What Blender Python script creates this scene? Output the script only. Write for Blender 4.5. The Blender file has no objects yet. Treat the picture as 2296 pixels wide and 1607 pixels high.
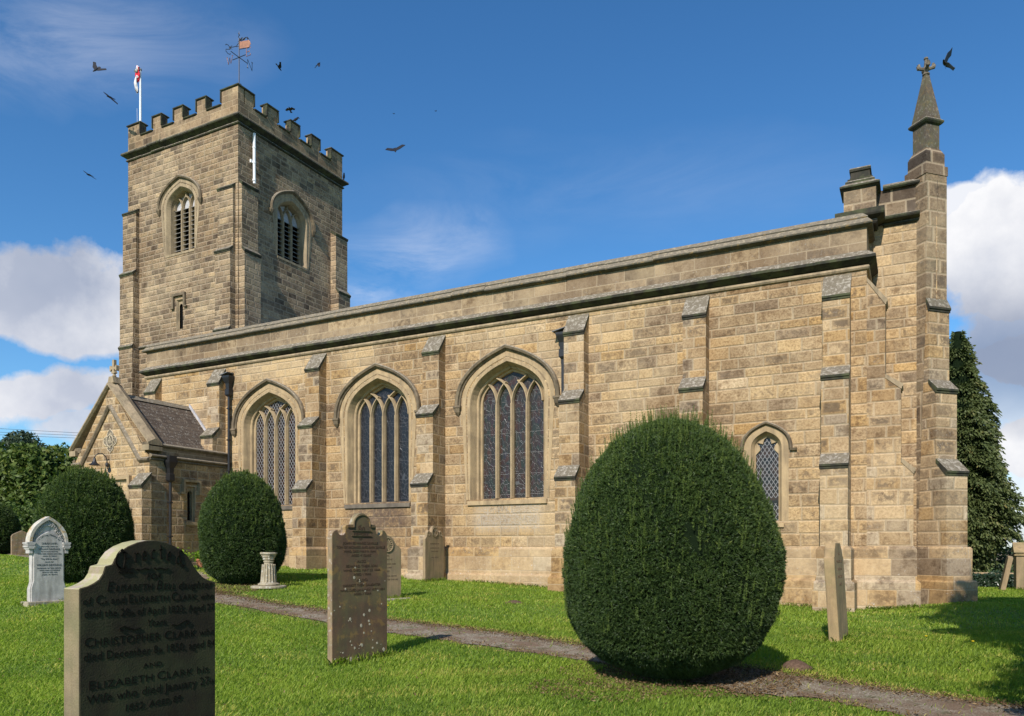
import bpy, bmesh, math, random
import numpy as np
from mathutils import Vector, Matrix
from mathutils.geometry import tessellate_polygon
R = math.radians
rnd = random.Random(7)
sc = bpy.context.scene
col = sc.collection

# ------------------------------------------------------------------ camera
TH = R(27.6); EYE = 1.45; FPX = 1730.0
cd = bpy.data.cameras.new('camera'); cam = bpy.data.objects.new('camera', cd); col.objects.link(cam)
cam.location = (0, 0, EYE); cam.rotation_euler = (R(90), 0, TH)
cd.sensor_width = 36; cd.lens = FPX / 2296 * 36; cd.shift_y = 428.5 / 2296
cd.clip_start = 0.1; cd.clip_end = 4000
sc.camera = cam
# ------------------------------------------------------------------ light
SUN_AZ_E = 7.0      # degrees east of south
SUN_EL = 37.0
sd = bpy.data.lights.new('sun', 'SUN'); sun = bpy.data.objects.new('sun', sd); col.objects.link(sun)
sd.energy = 4.6; sd.angle = R(0.53); sd.color = (1.0, 0.93, 0.84)
sv = Vector((math.sin(R(SUN_AZ_E)) * math.cos(R(SUN_EL)), -math.cos(R(SUN_AZ_E)) * math.cos(R(SUN_EL)), math.sin(R(SUN_EL))))
sun.rotation_euler = sv.to_track_quat('Z', 'Y').to_euler()
sun.location = sv * 60
# ------------------------------------------------------------------ node helpers
class NT:
    def __init__(s, tree): s.t = tree; s.n = tree.nodes; s.l = tree.links
    def add(s, ty, **kw):
        n = s.n.new(ty)
        for k, v in kw.items():
            if k.startswith('i_'): n.inputs[int(k[2:])].default_value = v
            else: setattr(n, k, v)
        return n
    def put(s, inp, v):
        if isinstance(v, bpy.types.NodeSocket): s.l.new(v, inp)
        elif v is not None: inp.default_value = v
    def m(s, op, a, b=None, c=None, clamp=False):
        n = s.n.new('ShaderNodeMath'); n.operation = op; n.use_clamp = clamp
        s.put(n.inputs[0], a)
        if b is not None: s.put(n.inputs[1], b)
        if c is not None: s.put(n.inputs[2], c)
        return n.outputs[0]
    def vm(s, op, a, b=None):
        n = s.n.new('ShaderNodeVectorMath'); n.operation = op
        s.put(n.inputs[0], a)
        if b is not None: s.put(n.inputs[1], b)
        return n.outputs['Value'] if op in ('DOT_PRODUCT', 'LENGTH') else n.outputs[0]
    def mix(s, f, a, b, blend='MIX'):
        n = s.n.new('ShaderNodeMix'); n.data_type = 'RGBA'; n.blend_type = blend
        s.put(n.inputs[0], f)
        s.put(n.inputs[6], a if isinstance(a, bpy.types.NodeSocket) else (*a, 1)); s.put(n.inputs[7], b if isinstance(b, bpy.types.NodeSocket) else (*b, 1))
        return n.outputs[2]
    def noise(s, v, scale, det=3, rough=.55, out=0, dist=0, lac=2.0, dim='3D'):
        n = s.n.new('ShaderNodeTexNoise'); n.noise_dimensions = dim
        if v is not None: s.l.new(v, n.inputs['Vector'])
        n.inputs['Scale'].default_value = scale; n.inputs['Detail'].default_value = det
        n.inputs['Roughness'].default_value = rough; n.inputs['Distortion'].default_value = dist
        return n.outputs[out]
    def ramp(s, f, stops, interp='LINEAR'):
        n = s.n.new('ShaderNodeValToRGB'); n.color_ramp.interpolation = interp
        e = n.color_ramp.elements
        while len(e) < len(stops): e.new(.5)
        for i, (p, c) in enumerate(stops):
            e[i].position = p; e[i].color = (c, c, c, 1) if isinstance(c, (int, float)) else (*c, 1)
        s.put(n.inputs[0], f); return n.outputs[0]
    def mr(s, v, a, b, c=0., d=1.):
        n = s.n.new('ShaderNodeMapRange'); n.clamp = True
        s.put(n.inputs[0], v); n.inputs[1].default_value = a; n.inputs[2].default_value = b
        n.inputs[3].default_value = c; n.inputs[4].default_value = d
        return n.outputs[0]
    def xyz(s, v):
        n = s.n.new('ShaderNodeSeparateXYZ'); s.l.new(v, n.inputs[0]); return n.outputs
    def comb(s, x, y, z):
        n = s.n.new('ShaderNodeCombineXYZ')
        for i, q in enumerate((x, y, z)): s.put(n.inputs[i], q)
        return n.outputs[0]
    def bump(s, h, strength=1, dist=.01, nrm=None):
        n = s.n.new('ShaderNodeBump'); n.inputs['Strength'].default_value = strength
        n.inputs['Distance'].default_value = dist; s.l.new(h, n.inputs['Height'])
        if nrm is not None: s.l.new(nrm, n.inputs['Normal'])
        return n.outputs[0]
def new_mat(name):
    m = bpy.data.materials.new(name); m.use_nodes = True
    t = m.node_tree; t.nodes.clear()
    N = NT(t); o = t.nodes.new('ShaderNodeOutputMaterial'); b = t.nodes.new('ShaderNodeBsdfPrincipled')
    t.links.new(b.outputs[0], o.inputs[0])
    b.inputs['Roughness'].default_value = .9; b.inputs['Specular IOR Level'].default_value = .25
    return m, N, b, o
def col_in(N, b, v): N.put(b.inputs['Base Color'], v if isinstance(v, bpy.types.NodeSocket) else (*v, 1))

# ------------------------------------------------------------------ world: sky with clouds
w = bpy.data.worlds.new("World"); sc.world = w; w.use_nodes = True
w.node_tree.nodes.clear(); N = NT(w.node_tree)
sky = N.add('ShaderNodeTexSky', sky_type='NISHITA', sun_disc=False)
sky.sun_elevation = R(SUN_EL); sky.sun_rotation = R(180 - SUN_AZ_E); sky.altitude = 120
sky.air_density = 1.0; sky.dust_density = .25; sky.ozone_density = 2.6
tc = N.add('ShaderNodeTexCoord'); d = tc.outputs['Generated']
hs = N.add('ShaderNodeHueSaturation'); hs.inputs['Saturation'].default_value = 1.22; hs.inputs['Value'].default_value = 1.0
N.l.new(sky.outputs[0], hs.inputs['Color']); skyc = N.mix(1, hs.outputs[0], (1.0, 1.26, 1.38), 'MULTIPLY')
X, Y, Z = N.xyz(d)
dist = N.vm('ADD', d, N.vm('MULTIPLY', N.vm('SUBTRACT', N.noise(d, 3.2, 4, .6, out=1), (.5, .5, .5)), (.13, .13, .13)))
def lobe(u, v, ru, rv, soft=.55):
    """cloud lobe centred at a direction given as (azimuth tangent, elevation tangent) of the view"""
    cx = (u - 1148) / FPX; cz = (1232 - v) / FPX
    # direction components in the camera heading frame
    dx = N.vm('DOT_PRODUCT', dist, N.comb(math.cos(TH), math.sin(TH), 0)); dy = N.vm('DOT_PRODUCT', dist, N.comb(-math.sin(TH), math.cos(TH), 0))
    dz = N.xyz(dist)[2]
    dyc = N.m('MAXIMUM', dy, .05)
    a = N.m('DIVIDE', N.m('SUBTRACT', N.m('DIVIDE', dx, dyc), cx), ru / FPX); b = N.m('DIVIDE', N.m('SUBTRACT', N.m('DIVIDE', dz, dyc), cz), rv / FPX)
    r = N.m('SQRT', N.m('ADD', N.m('MULTIPLY', a, a), N.m('MULTIPLY', b, b)))
    return r, b
n1 = N.noise(d, 5.5, 10, .62); n2 = N.noise(N.vm('MULTIPLY', d, (1.0, 1.0, 2.2)), 2.6, 9, .6)
mask = None
def addl(m, q): return q if m is None else N.m('MAXIMUM', m, q)
shade = None
for (u, v, ru, rv, dens) in [(40, 670, 330, 125, 1), (150, 720, 230, 90, 1), (-60, 640, 300, 110, 1), (60, 900, 380, 85, 1.), (250, 960, 260, 60, .9), (-350, 800, 420, 300, 1),
                             (2330, 560, 270, 170, 1), (2200, 450, 120, 55, .9), (2260, 640, 220, 130, 1), (2330, 790, 270, 90, .95), (2330, 1010, 150, 85, 1), (2200, 1150, 330, 70, .8), (2700, 700, 380, 420, 1), (2320, 1180, 200, 60, .8), (2260, 860, 210, 110, .8), (2240, 720, 160, 110, .9)]:
    r, b = lobe(u, v, ru, rv)
    q = N.m('MULTIPLY', N.mr(N.m('SUBTRACT', r, N.m('MULTIPLY', N.m('SUBTRACT', n1, .5), 2.3)), 1.07, .80), dens)
    mask = addl(mask, q)
# clouds behind and around the viewer (light only / other views)
gen = N.m('MULTIPLY', N.mr(n2, .54, .66), N.m('MULTIPLY', N.mr(Y, .25, -.1), N.mr(Z, 0, .12)))
mask = N.m('MAXIMUM', mask, N.m('MULTIPLY', gen, .45))
# high thin cirrus
nc = N.noise(N.vm('MULTIPLY', d, (1.2, 1.6, 5.5)), 2.6, 10, .66, dist=.6)
cm = None
for (u, v, ru, rv, dens) in [(150, 110, 430, 150, .40), (60, 60, 260, 90, .25), (960, 510, 200, 100, .62), (840, 620, 110, 45, .75), (1000, 550, 90, 28, .6), (1400, 420, 700, 130, .10)]:
    r, b = lobe(u, v, ru, rv)
    q = N.m('MULTIPLY', N.mr(r, 1.15, .1), dens)
    cm = q if cm is None else N.m('MAXIMUM', cm, q)
cir = N.m('MULTIPLY', cm, N.mr(nc, .36, .72))
# cloud colour: white tops, grey-blue bases; broken by noise
_, b1 = lobe(1148, 1000, 900, 250)
lit = N.mr(N.noise(N.vm('ADD', d, N.comb(0.02, 0, .055)), 5.0, 8, .58), .36, .64)
big = N.mr(N.noise(d, 2.3, 5, .55), .38, .62)
lo = N.mix(big, (3.7, 4.2, 5.4), (6.0, 6.3, 7.2)); hi = (8.8, 8.8, 9.0)
dark_r, _ = lobe(2290, 800, 380, 170); dk = N.mr(dark_r, 1.2, .3)
cloudc = N.mix(lit, lo, hi)
cloudc = N.mix(N.m('MULTIPLY', dk, .88), cloudc, (2.4, 2.85, 4.0))
c = N.mix(cir, skyc, (8.2, 8.4, 9.2)); c = N.mix(mask, c, cloudc)
bg = N.add('ShaderNodeBackground'); bg.inputs['Strength'].default_value = .092
N.l.new(c, bg.inputs['Color']); ow = N.add('ShaderNodeOutputWorld'); N.l.new(bg.outputs[0], ow.inputs[0])
sc.view_settings.view_transform = 'Standard'; sc.view_settings.look = 'None'
sc.view_settings.exposure = 0.26; sc.view_settings.gamma = 1; sc.view_settings.use_curve_mapping = False
sc.cycles.max_bounces = 4; sc.cycles.diffuse_bounces = 2; sc.cycles.transparent_max_bounces = 6

# ------------------------------------------------------------------ materials
def masonry(name, bw, bh, pal, rough_face=1.0, margin=.021, grime=.5, seed=0., bump_d=.012, zwarp=False, lich=.0, pale=(.56, .46, .31), edge_pale=.45, extra=None, tint=None, moss=0.):
    """coursed sandstone: uneven courses and block lengths, pale drafted margins, pecked faces"""
    m, N, b, o = new_mat(name)
    geo = N.add('ShaderNodeNewGeometry'); P = geo.outputs['Position']; Nn = geo.outputs['True Normal']
    px, py, pz = N.xyz(P); nx, ny, nz = N.xyz(Nn)
    sel = N.m('GREATER_THAN', N.m('ABSOLUTE', nx), N.m('ADD', N.m('ABSOLUTE', ny), .08))
    wob = N.m('MULTIPLY', N.m('SUBTRACT', N.noise(P, 2.2, 2), .5), .05)
    u = N.m('ADD', N.m('ADD', N.m('MULTIPLY', px, N.m('SUBTRACT', 1, sel)), N.m('MULTIPLY', N.m('ADD', py, 3.37), sel)), wob)
    z = N.m('ADD', pz, N.m('MULTIPLY', N.m('SUBTRACT', N.noise(P, 1.4, 2), .5), .022))
    if zwarp: z = N.m('ADD', z, N.m('MULTIPLY', N.m('POWER', N.m('MAXIMUM', z, 0), 2), .021))
    def vor(val, feat, rn):
        v = N.add('ShaderNodeTexVoronoi', voronoi_dimensions='1D', feature=feat)
        N.put(v.inputs['W'], val); v.inputs['Scale'].default_value = 1; v.inputs['Randomness'].default_value = rn
        return v
    zs = N.m('ADD', N.m('DIVIDE', z, bh), 40.3 + seed)
    rc = vor(zs, 'F1', .45); rid = N.xyz(rc.outputs['Color']); rh = rid[0]
    re = N.m('MULTIPLY', vor(zs, 'DISTANCE_TO_EDGE', .45).outputs['Distance'], bh)
    us = N.m('ADD', N.m('DIVIDE', u, N.m('MULTIPLY', N.m('ADD', .75, N.m('MULTIPLY', rid[1], .5)), bw)), N.m('ADD', 200.0 + seed, N.m('MULTIPLY', rh, 71.3)))
    cc = vor(us, 'F1', .7); cid = N.xyz(cc.outputs['Color'])
    ce = N.m('MULTIPLY', vor(us, 'DISTANCE_TO_EDGE', .7).outputs['Distance'], bw)
    e = N.m('MINIMUM', re, ce)
    wn = N.add('ShaderNodeTexWhiteNoise', noise_dimensions='3D'); N.l.new(N.comb(cid[0], rh, cid[1]), wn.inputs['Vector'])
    r1, r2, r3 = N.xyz(wn.outputs['Color'])
    base = N.ramp(wn.outputs['Value'], pal, 'LINEAR')
    # large and fine mottling
    nb = N.noise(P, 1.1, 4, .6); nm = N.noise(P, 8, 5, .7); nf = N.noise(P, 19, 4, .75)
    base = N.mix(N.m('MULTIPLY', N.mr(nm, .35, .7), .35), base, N.mix(1, base, (.62, .55, .50), 'MULTIPLY'))
    base = N.mix(N.m('MULTIPLY', N.mr(nf, .47, .58, 0, 1), .15 + .45 * rough_face), base, N.mix(1, base, (.44, .37, .31), 'MULTIPLY'))
    st = N.mr(N.noise(N.vm('MULTIPLY', P, (3.2, 3.2, .45)), 1.5, 4, .6), .5, .72); base = N.mix(N.m('MULTIPLY', st, .32), base, N.mix(1, base, (.50, .42, .36), 'MULTIPLY'))
    # soot and dirt settled in block middles
    core = N.mr(e, margin * .8, margin * 4.5)
    g = N.m('MULTIPLY', N.m('MULTIPLY', core, N.mr(r2, .25, .85)), N.mr(N.m('ADD', nb, N.m('MULTIPLY', N.m('SUBTRACT', nm, .5), 1.2)), .40, .60))
    base = N.mix(N.m('MULTIPLY', g, grime), base, (.105, .082, .060))
    spot = N.m('MULTIPLY', N.mr(N.noise(P, 3.4, 6, .72), .51, .62), N.mr(r1, .2, .7)); base = N.mix(N.m('MULTIPLY', spot, .68), base, N.mix(1, base, (.42, .36, .32), 'MULTIPLY'))
    if lich > 0:
        lw = N.mr(N.noise(P, 16, 4, .7), .60, .66); lw = N.m('MULTIPLY', lw, N.mr(N.noise(P, 1.6, 2), .45, .62))
        base = N.mix(N.m('MULTIPLY', lw, lich), base, (.62, .60, .54))
    if moss > 0:
        mo = N.m('MULTIPLY', N.mr(N.noise(P, 1.9, 4, .6), .5, .66), N.mr(nm, .35, .6)); base = N.mix(N.m('MULTIPLY', mo, moss), base, (.12, .14, .075))
    bg_ = N.noise(P, .38, 5, .62); base = N.mix(N.m('MULTIPLY', N.mr(bg_, .49, .60), .55), base, N.mix(1, base, (.60, .53, .47), 'MULTIPLY')); base = N.mix(N.m('MULTIPLY', N.mr(bg_, .48, .36), .35), base, (.58, .455, .275))
    # margins + joints
    mar = N.mr(e, margin * 1.5, margin * .5)
    base = N.mix(N.m('MULTIPLY', mar, edge_pale), base, pale)
    jt = N.mr(e, .0055, .0028)
    base = N.mix(N.m('MULTIPLY', jt, N.mr(r3, .35, .75, 0, .6)), base, (.16, .13, .10))
    if extra: base = extra(N, P, base, nm, nf)
    base = N.mix(1, base, (.995, .965, .965), 'MULTIPLY')
    if tint: base = N.mix(1, base, tint, 'MULTIPLY')
    col_in(N, b, base)
    peck = N.m('MULTIPLY', N.m('ADD', N.m('MULTIPLY', N.noise(P, 24, 4, .7), 1.2), N.m('MULTIPLY', nm, .6)), N.mr(e, margin * .9, margin * 1.8))
    h = N.m('ADD', N.m('MULTIPLY', peck, rough_face), N.m('ADD', N.m('MULTIPLY', N.mr(e, 0, .008), .5), N.m('MULTIPLY', r1, .35)))
    N.l.new(N.bump(h, .9, bump_d * 1.25), b.inputs['Normal'])
    b.inputs['Roughness'].default_value = .93
    return m
P_NAVE = [(0, (.59, .43, .225)), (.30, (.50, .365, .195)), (.50, (.38, .285, .17)), (.66, (.55, .415, .24)), (.80, (.33, .25, .16)), (.92, (.55, .37, .16)), (1, (.62, .495, .315))]
P_TOWER = [(0, (.46, .35, .205)), (.35, (.35, .265, .165)), (.55, (.235, .18, .115)), (.7, (.42, .32, .195)), (.85, (.16, .125, .085)), (1, (.54, .41, .235))]
P_PAR = [(0, (.35, .265, .165)), (.35, (.24, .182, .118)), (.6, (.32, .245, .155)), (.85, (.43, .33, .20)), (1, (.16, .125, .085))]
P_BUT = [(0, (.55, .41, .235)), (.4, (.46, .345, .205)), (.65, (.53, .36, .165)), (.85, (.30, .235, .16)), (1, (.54, .45, .31))]
M = {}
def nave_marks(N, P, base, nm, nf):
    x, y, z = N.xyz(P)
    # soot streak under the middle stained window, pale repaired and lichened stones under the next
    a = N.m('MULTIPLY', N.m('MULTIPLY', N.mr(x, -17.0, -16.6), N.mr(x, -14.2, -14.6)), N.m('MULTIPLY', N.mr(z, 3.0, 2.9), N.mr(z, 1.3, 2.4)))
    a = N.m('MULTIPLY', a, N.mr(nm, .25, .55)); base = N.mix(N.m('MULTIPLY', a, .8), base, (.10, .07, .055))
    b = N.m('MULTIPLY', N.m('MULTIPLY', N.mr(x, -12.0, -11.7), N.mr(x, -9.5, -9.8)), N.m('MULTIPLY', N.mr(z, 2.85, 2.75), N.mr(z, 1.9, 2.1)))
    return N.mix(N.m('MULTIPLY', N.m('MULTIPLY', b, N.mr(nf, .42, .58)), .6), base, (.50, .46, .38))
M['nave'] = masonry('sandstone_nave', .72, .355, P_NAVE, zwarp=True, grime=.66, bump_d=.014, extra=nave_marks)
M['tower'] = masonry('sandstone_tower', .46, .215, P_TOWER, grime=.85, bump_d=.022, margin=.020, seed=5, moss=.2, pale=(.52, .42, .28), tint=(1.05, 1.06, 1.10))
M['parapet'] = masonry('sandstone_parapet', .98, .34, P_PAR, rough_face=.25, grime=.55, bump_d=.006, seed=2.4, margin=.011, lich=.35)
M['buttress'] = masonry('sandstone_buttress', .54, .355, P_BUT, zwarp=True, rough_face=.7, grime=.75, seed=9, lich=.35)
M['plinth'] = masonry('sandstone_plinth', .8, .39, P_BUT, rough_face=.35, grime=.5, seed=13.2, lich=.75, bump_d=.007, margin=.010)
M['porch'] = masonry('sandstone_porch', .5, .27, P_NAVE, grime=.55, seed=21.0, bump_d=.014, lich=.25)
M['tower_parapet'] = masonry('sandstone_battlement', .6, .29, P_PAR, rough_face=.4, grime=.6, bump_d=.008, seed=3.4, margin=.010, moss=.3, tint=(1.06, 1.04, 1.02))
M['pier'] = masonry('sandstone_pier', .5, .36, P_PAR, rough_face=.7, grime=.8, seed=7.7, lich=.5, moss=.2)
def plain_stone(name, c1, c2, dark=(.085, .067, .05), dirt=.35, lich=0., scale=6, orange=0., moss=0., bump=.004, up=None, fine=60):
    m, N, b, o = new_mat(name)
    tc = N.add('ShaderNodeTexCoord'); P = tc.outputs['Object']
    base = N.mix(N.mr(N.noise(P, scale, 4, .6), .35, .65), c1, c2)
    st = N.noise(N.vm('MULTIPLY', P, (5, 5, .7)), 1.6, 4, .6)
    base = N.mix(N.m('MULTIPLY', N.mr(st, .45, .7), dirt), base, dark)
    base = N.mix(N.m('MULTIPLY', N.mr(N.noise(P, fine, 3, .6), .4, .65), .25), base, N.mix(1, base, (.5, .45, .4), 'MULTIPLY'))
    if moss > 0: base = N.mix(N.m('MULTIPLY', N.mr(N.noise(P, 3.1, 5, .6), .44, .62), moss), base, (.13, .15, .06))
    if orange > 0: base = N.mix(N.m('MULTIPLY', N.mr(N.noise(P, 7.3, 5, .65), .55, .62), orange), base, (.42, .25, .06))
    if lich > 0: base = N.mix(N.m('MULTIPLY', N.mr(N.noise(P, 13, 4, .62), .57, .62), lich), base, (.60, .59, .54))
    if up:   # lichen crust grows on surfaces open to the sky
        nz = N.xyz(N.add('ShaderNodeNewGeometry').outputs['True Normal'])[2]
        base = N.mix(N.m('MULTIPLY', N.mr(nz, .2, .5), .85), base, N.mix(N.mr(N.noise(P, 11, 6, .75), .50, .60), up[0], up[1]))
    col_in(N, b, base)
    h = N.m('ADD', N.noise(P, fine, 3, .6), N.m('MULTIPLY', N.noise(P, 9, 3), 1.2))
    N.l.new(N.bump(h, .8, bump), b.inputs['Normal'])
    return m
M['dressed'] = plain_stone('dressed_sandstone', (.49, .36, .205), (.36, .265, .155), dirt=.55, scale=3, dark=(.16, .12, .08))
M['dressed_grey'] = plain_stone('dressed_grey_sandstone', (.41, .315, .20), (.31, .24, .155), dirt=.55, scale=3, moss=.08)
M['tracery'] = plain_stone('tracery_stone', (.46, .35, .21), (.37, .28, .17), dirt=.4, scale=5)
M['weather'] = plain_stone('weathered_coping', (.042, .038, .028), (.027, .028, .022), dirt=.3, scale=4, moss=.35, up=((.18, .15, .108), (.40, .355, .29)))  # black algae crust, with the underside shadow also put into the base colour
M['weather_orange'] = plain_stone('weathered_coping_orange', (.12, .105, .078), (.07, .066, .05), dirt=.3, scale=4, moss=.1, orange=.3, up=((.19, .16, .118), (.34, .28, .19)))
M['shaft'] = plain_stone('sooty_sandstone', (.125, .10, .075), (.085, .07, .052), dirt=.45, scale=3, orange=.12, moss=.25, lich=.12)
M['sooty'] = masonry('sandstone_sooty', .5, .36, [(0, (.13, .105, .08)), (.4, (.26, .20, .135)), (.7, (.09, .075, .06)), (.9, (.36, .28, .18)), (1, (.2, .15, .1))], rough_face=.5, grime=.8, seed=4.4, lich=.4, bump_d=.006)
M['finial'] = plain_stone('dark_finial_stone', (.20, .17, .13), (.10, .09, .07), dirt=.5, scale=9, lich=.3)
M['hood'] = plain_stone('hood_mould_stone', (.13, .10, .068), (.24, .185, .12), dirt=.6, scale=4, moss=.06, dark=(.05, .04, .03), up=((.22, .185, .135), (.36, .315, .25)))
M['sill_dark'] = plain_stone('stained_sill', (.13, .11, .09), (.2, .17, .13), dirt=.5, scale=3)
M['face_dark'] = plain_stone('blackened_inscribed_face', (.050, .036, .022), (.034, .026, .017), dirt=.5, scale=5, moss=.22, bump=.003, fine=110, dark=(.03, .027, .02))  # shade of the east face put into the colour, darker than the sides
M['face_brown'] = plain_stone('stained_inscribed_face', (.165, .098, .060), (.11, .072, .047), dirt=.6, scale=4, moss=.35, bump=.003, fine=90, orange=.25)  # face turned from the sun: its dimness is painted into this brown
M['headstone_dark'] = plain_stone('old_dark_gravestone', (.29, .225, .135), (.20, .16, .10), dirt=.5, scale=5, moss=.35, bump=.003, fine=110, up=((.36, .34, .18), (.44, .36, .30)), dark=(.045, .04, .03))
M['headstone_brown'] = plain_stone('brown_gravestone', (.34, .24, .15), (.24, .17, .11), dirt=.6, scale=4, moss=.45, lich=.30, bump=.003, fine=90, orange=.35)
M['headstone_tan'] = plain_stone('tan_gravestone', (.36, .255, .15), (.28, .21, .13), dirt=.45, scale=4, moss=.25, bump=.003, fine=80)
M['headstone_green'] = plain_stone('mossy_gravestone', (.40, .285, .155), (.30, .22, .12), dirt=.4, scale=4, moss=.3, bump=.003, fine=80)
M['marble'] = plain_stone('white_marble', (.60, .57, .53), (.42, .40, .38), dirt=.65, scale=5, dark=(.25, .23, .2), bump=.002, fine=70)
M['marble_top'] = plain_stone('lichened_marble', (.62, .60, .56), (.5, .45, .36), dirt=.35, scale=5, orange=.85, bump=.003)
M['concrete'] = plain_stone('pale_weathered_stone', (.42, .36, .25), (.33, .285, .20), dirt=.4, scale=6, lich=.5)
def simple(name, c, rough=.6, metal=0., spec=.4, var=0., vs=8, bump=0.):
    m, N, b, o = new_mat(name)
    if var > 0:
        P = N.add('ShaderNodeTexCoord').outputs['Object']
        f = N.noise(P, vs, 4, .6)
        col_in(N, b, N.mix(N.mr(f, .35, .65), c, tuple(q * (1 - var) for q in c)))
        if bump: N.l.new(N.bump(f, .7, bump), b.inputs['Normal'])
    else: col_in(N, b, c)
    b.inputs['Roughness'].default_value = rough; b.inputs['Metallic'].default_value = metal; b.inputs['Specular IOR Level'].default_value = spec
    return m
M['iron'] = simple('black_painted_iron', (.018, .018, .02), .45, 0, .5, .3)
M['lead'] = simple('grey_lead', (.17, .175, .19), .6, 0, .4, .3)
M['white_paint'] = simple('white_paint', (.80, .81, .82), .4, 0, .4, .08)
M['copper'] = simple('rusted_vane_plate', (.27, .115, .06), .5, .2, .4, .35, 9)
M['louvre'] = simple('grey_louvre_slat', (.24, .225, .20), .8, 0, .2, .35, 6)
M['white_board'] = simple('weathered_white_board', (.50, .49, .51), .7, 0, .3, .3, 12)
M['wood_dark'] = simple('dark_oak', (.07, .045, .03), .7, 0, .3, .4, 5)
M['void'] = simple('dark_interior', (.008, .008, .008), 1, 0, 0)
M['terracotta'] = simple('terracotta', (.46, .19, .10), .85, 0, .2, .3)
M['crow'] = simple('black_feather', (.012, .012, .016), .6, 0, .4, .3)
M['letter_dark'] = simple('incised_letter_shadowed', (.014, .011, .008), .95, 0, .1)  # dark from grime in the cut letters
M['letter_brown'] = simple('cut_letter_brown', (.085, .055, .036), .95, 0, .1)
M['letter_lead'] = simple('lead_letter', (.10, .10, .10), .7, 0, .3)
M['letter_faint'] = simple('worn_letter', (.13, .09, .06), .95, 0, .1)
M['red_cloth'] = simple('red_flag_cloth', (.62, .03, .05), .8, 0, .2)
M['white_cloth'] = simple('white_flag_cloth', (.78, .76, .78), .8, 0, .2)
M['lichen'] = simple('pale_lichen', (.42, .38, .29), .95, 0, .1, .2, 60)
M['soil'] = simple('molehill_soil', (.16, .105, .075), 1, 0, 0, .4, 30, .02)
M['cable'] = simple('overhead_cable', (.03, .03, .035), .7)
M['dandelion'] = simple('yellow_petals', (.72, .52, .02), .8, 0, .2)
# roof slates / stone tiles of the porch
def tiles_mat():
    m, N, b, o = new_mat('stone_roof_tiles')
    P = N.add('ShaderNodeNewGeometry').outputs['Position']; x, y, z = N.xyz(P)
    row = N.m('FLOOR', N.m('DIVIDE', z, .145)); fz = N.m('FRACT', N.m('DIVIDE', z, .145))
    wn = N.add('ShaderNodeTexWhiteNoise', noise_dimensions='1D'); N.put(wn.inputs['W'], row)
    yy = N.m('ADD', N.m('DIVIDE', y, .21), N.m('MULTIPLY', wn.outputs['Value'], 9)); fy = N.m('FRACT', yy)
    w2 = N.add('ShaderNodeTexWhiteNoise', noise_dimensions='2D'); N.l.new(N.comb(N.m('FLOOR', yy), row, 0), w2.inputs['Vector'])
    base = N.ramp(w2.outputs['Value'], [(0, (.075, .056, .043)), (.5, (.115, .088, .066)), (.85, (.09, .069, .053)), (1, (.16, .125, .09))])
    base = N.mix(N.m('MULTIPLY', N.mr(N.noise(P, 14, 4, .6), .58, .62), .6), base, (.34, .33, .29))
    base = N.mix(N.m('MULTIPLY', N.mr(fz, .16, .02), .8), base, (.02, .016, .014))
    base = N.mix(N.m('MULTIPLY', N.mr(fy, .08, .01), .6), base, (.02, .016, .014))
    col_in(N, b, base)
    h = N.m('ADD', N.m('MULTIPLY', N.m('SUBTRACT', 1, fz), 1), N.m('ADD', N.m('MULTIPLY', w2.outputs['Value'], .4), N.m('MULTIPLY', N.mr(fy, 0, .08), .5)))
    N.l.new(N.bump(h, 1, .02), b.inputs['Normal']); return m
M['tiles'] = tiles_mat()
# leaded glass
def glass_mat(name, kind):
    m, N, b, o = new_mat(name)
    P = N.add('ShaderNodeNewGeometry').outputs['Position']; x, y, z = N.xyz(P)
    if kind == 'plain':
        c = N.mix(N.mr(N.noise(P, 4.5, 3), .4, .65), (.012, .010, .009), (.050, .024, .014))
        col_in(N, b, c)
    else:
        q = N.comb(x, 0, N.m('MULTIPLY', z, .55)) if kind == 'figures' else N.comb(x, 0, N.m('MULTIPLY', z, .7))
        v = N.add('ShaderNodeTexVoronoi', voronoi_dimensions='3D', feature='DISTANCE_TO_EDGE'); N.l.new(N.vm('ADD', q, N.vm('MULTIPLY', N.noise(P, 6, 2, .5, out=1), (.06, 0, .06))), v.inputs['Vector']); v.inputs['Scale'].default_value = 9.5
        v2 = N.add('ShaderNodeTexVoronoi', voronoi_dimensions='3D', feature='F1'); N.l.new(q, v2.inputs['Vector']); v2.inputs['Scale'].default_value = 9.5
        h = N.xyz(v2.outputs['Color'])
        if kind == 'figures': gc = N.ramp(h[0], [(0, (.02, .022, .02)), (.35, (.035, .016, .012)), (.6, (.02, .028, .022)), (.8, (.05, .022, .014)), (1, (.022, .02, .03))])
        else: gc = N.ramp(h[0], [(0, (.009, .010, .013)), (.5, (.014, .015, .020)), (1, (.010, .009, .011))])
        ld = N.mr(v.outputs['Distance'], .035, .018)
        # horizontal glazing bars
        fz = N.m('FRACT', N.m('DIVIDE', z, .62)); ld = N.m('MAXIMUM', ld, N.mr(fz, .022, .012))
        col_in(N, b, N.mix(ld, gc, (.085, .085, .085) if kind == 'figures' else (.05, .053, .062)))
        N.l.new(N.bump(ld, .7, .006), b.inputs['Normal'])
    b.inputs['Roughness'].default_value = .16 if kind == 'plain' else .3; b.inputs['Specular IOR Level'].default_value = .45
    return m
M['glass'] = glass_mat('leaded_clear_glass', 'plain'); M['glass_blue'] = glass_mat('leaded_dark_stained_glass', 'abstract'); M['glass_fig'] = glass_mat('leaded_figure_stained_glass', 'figures')
M['pale_carving'] = plain_stone('pale_carved_stone', (.62, .52, .37), (.52, .43, .30), dirt=.2, scale=8)
M['came'] = simple('pale_lead_lattice', (.33, .325, .33), .6, 0, .3, .2)
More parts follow.
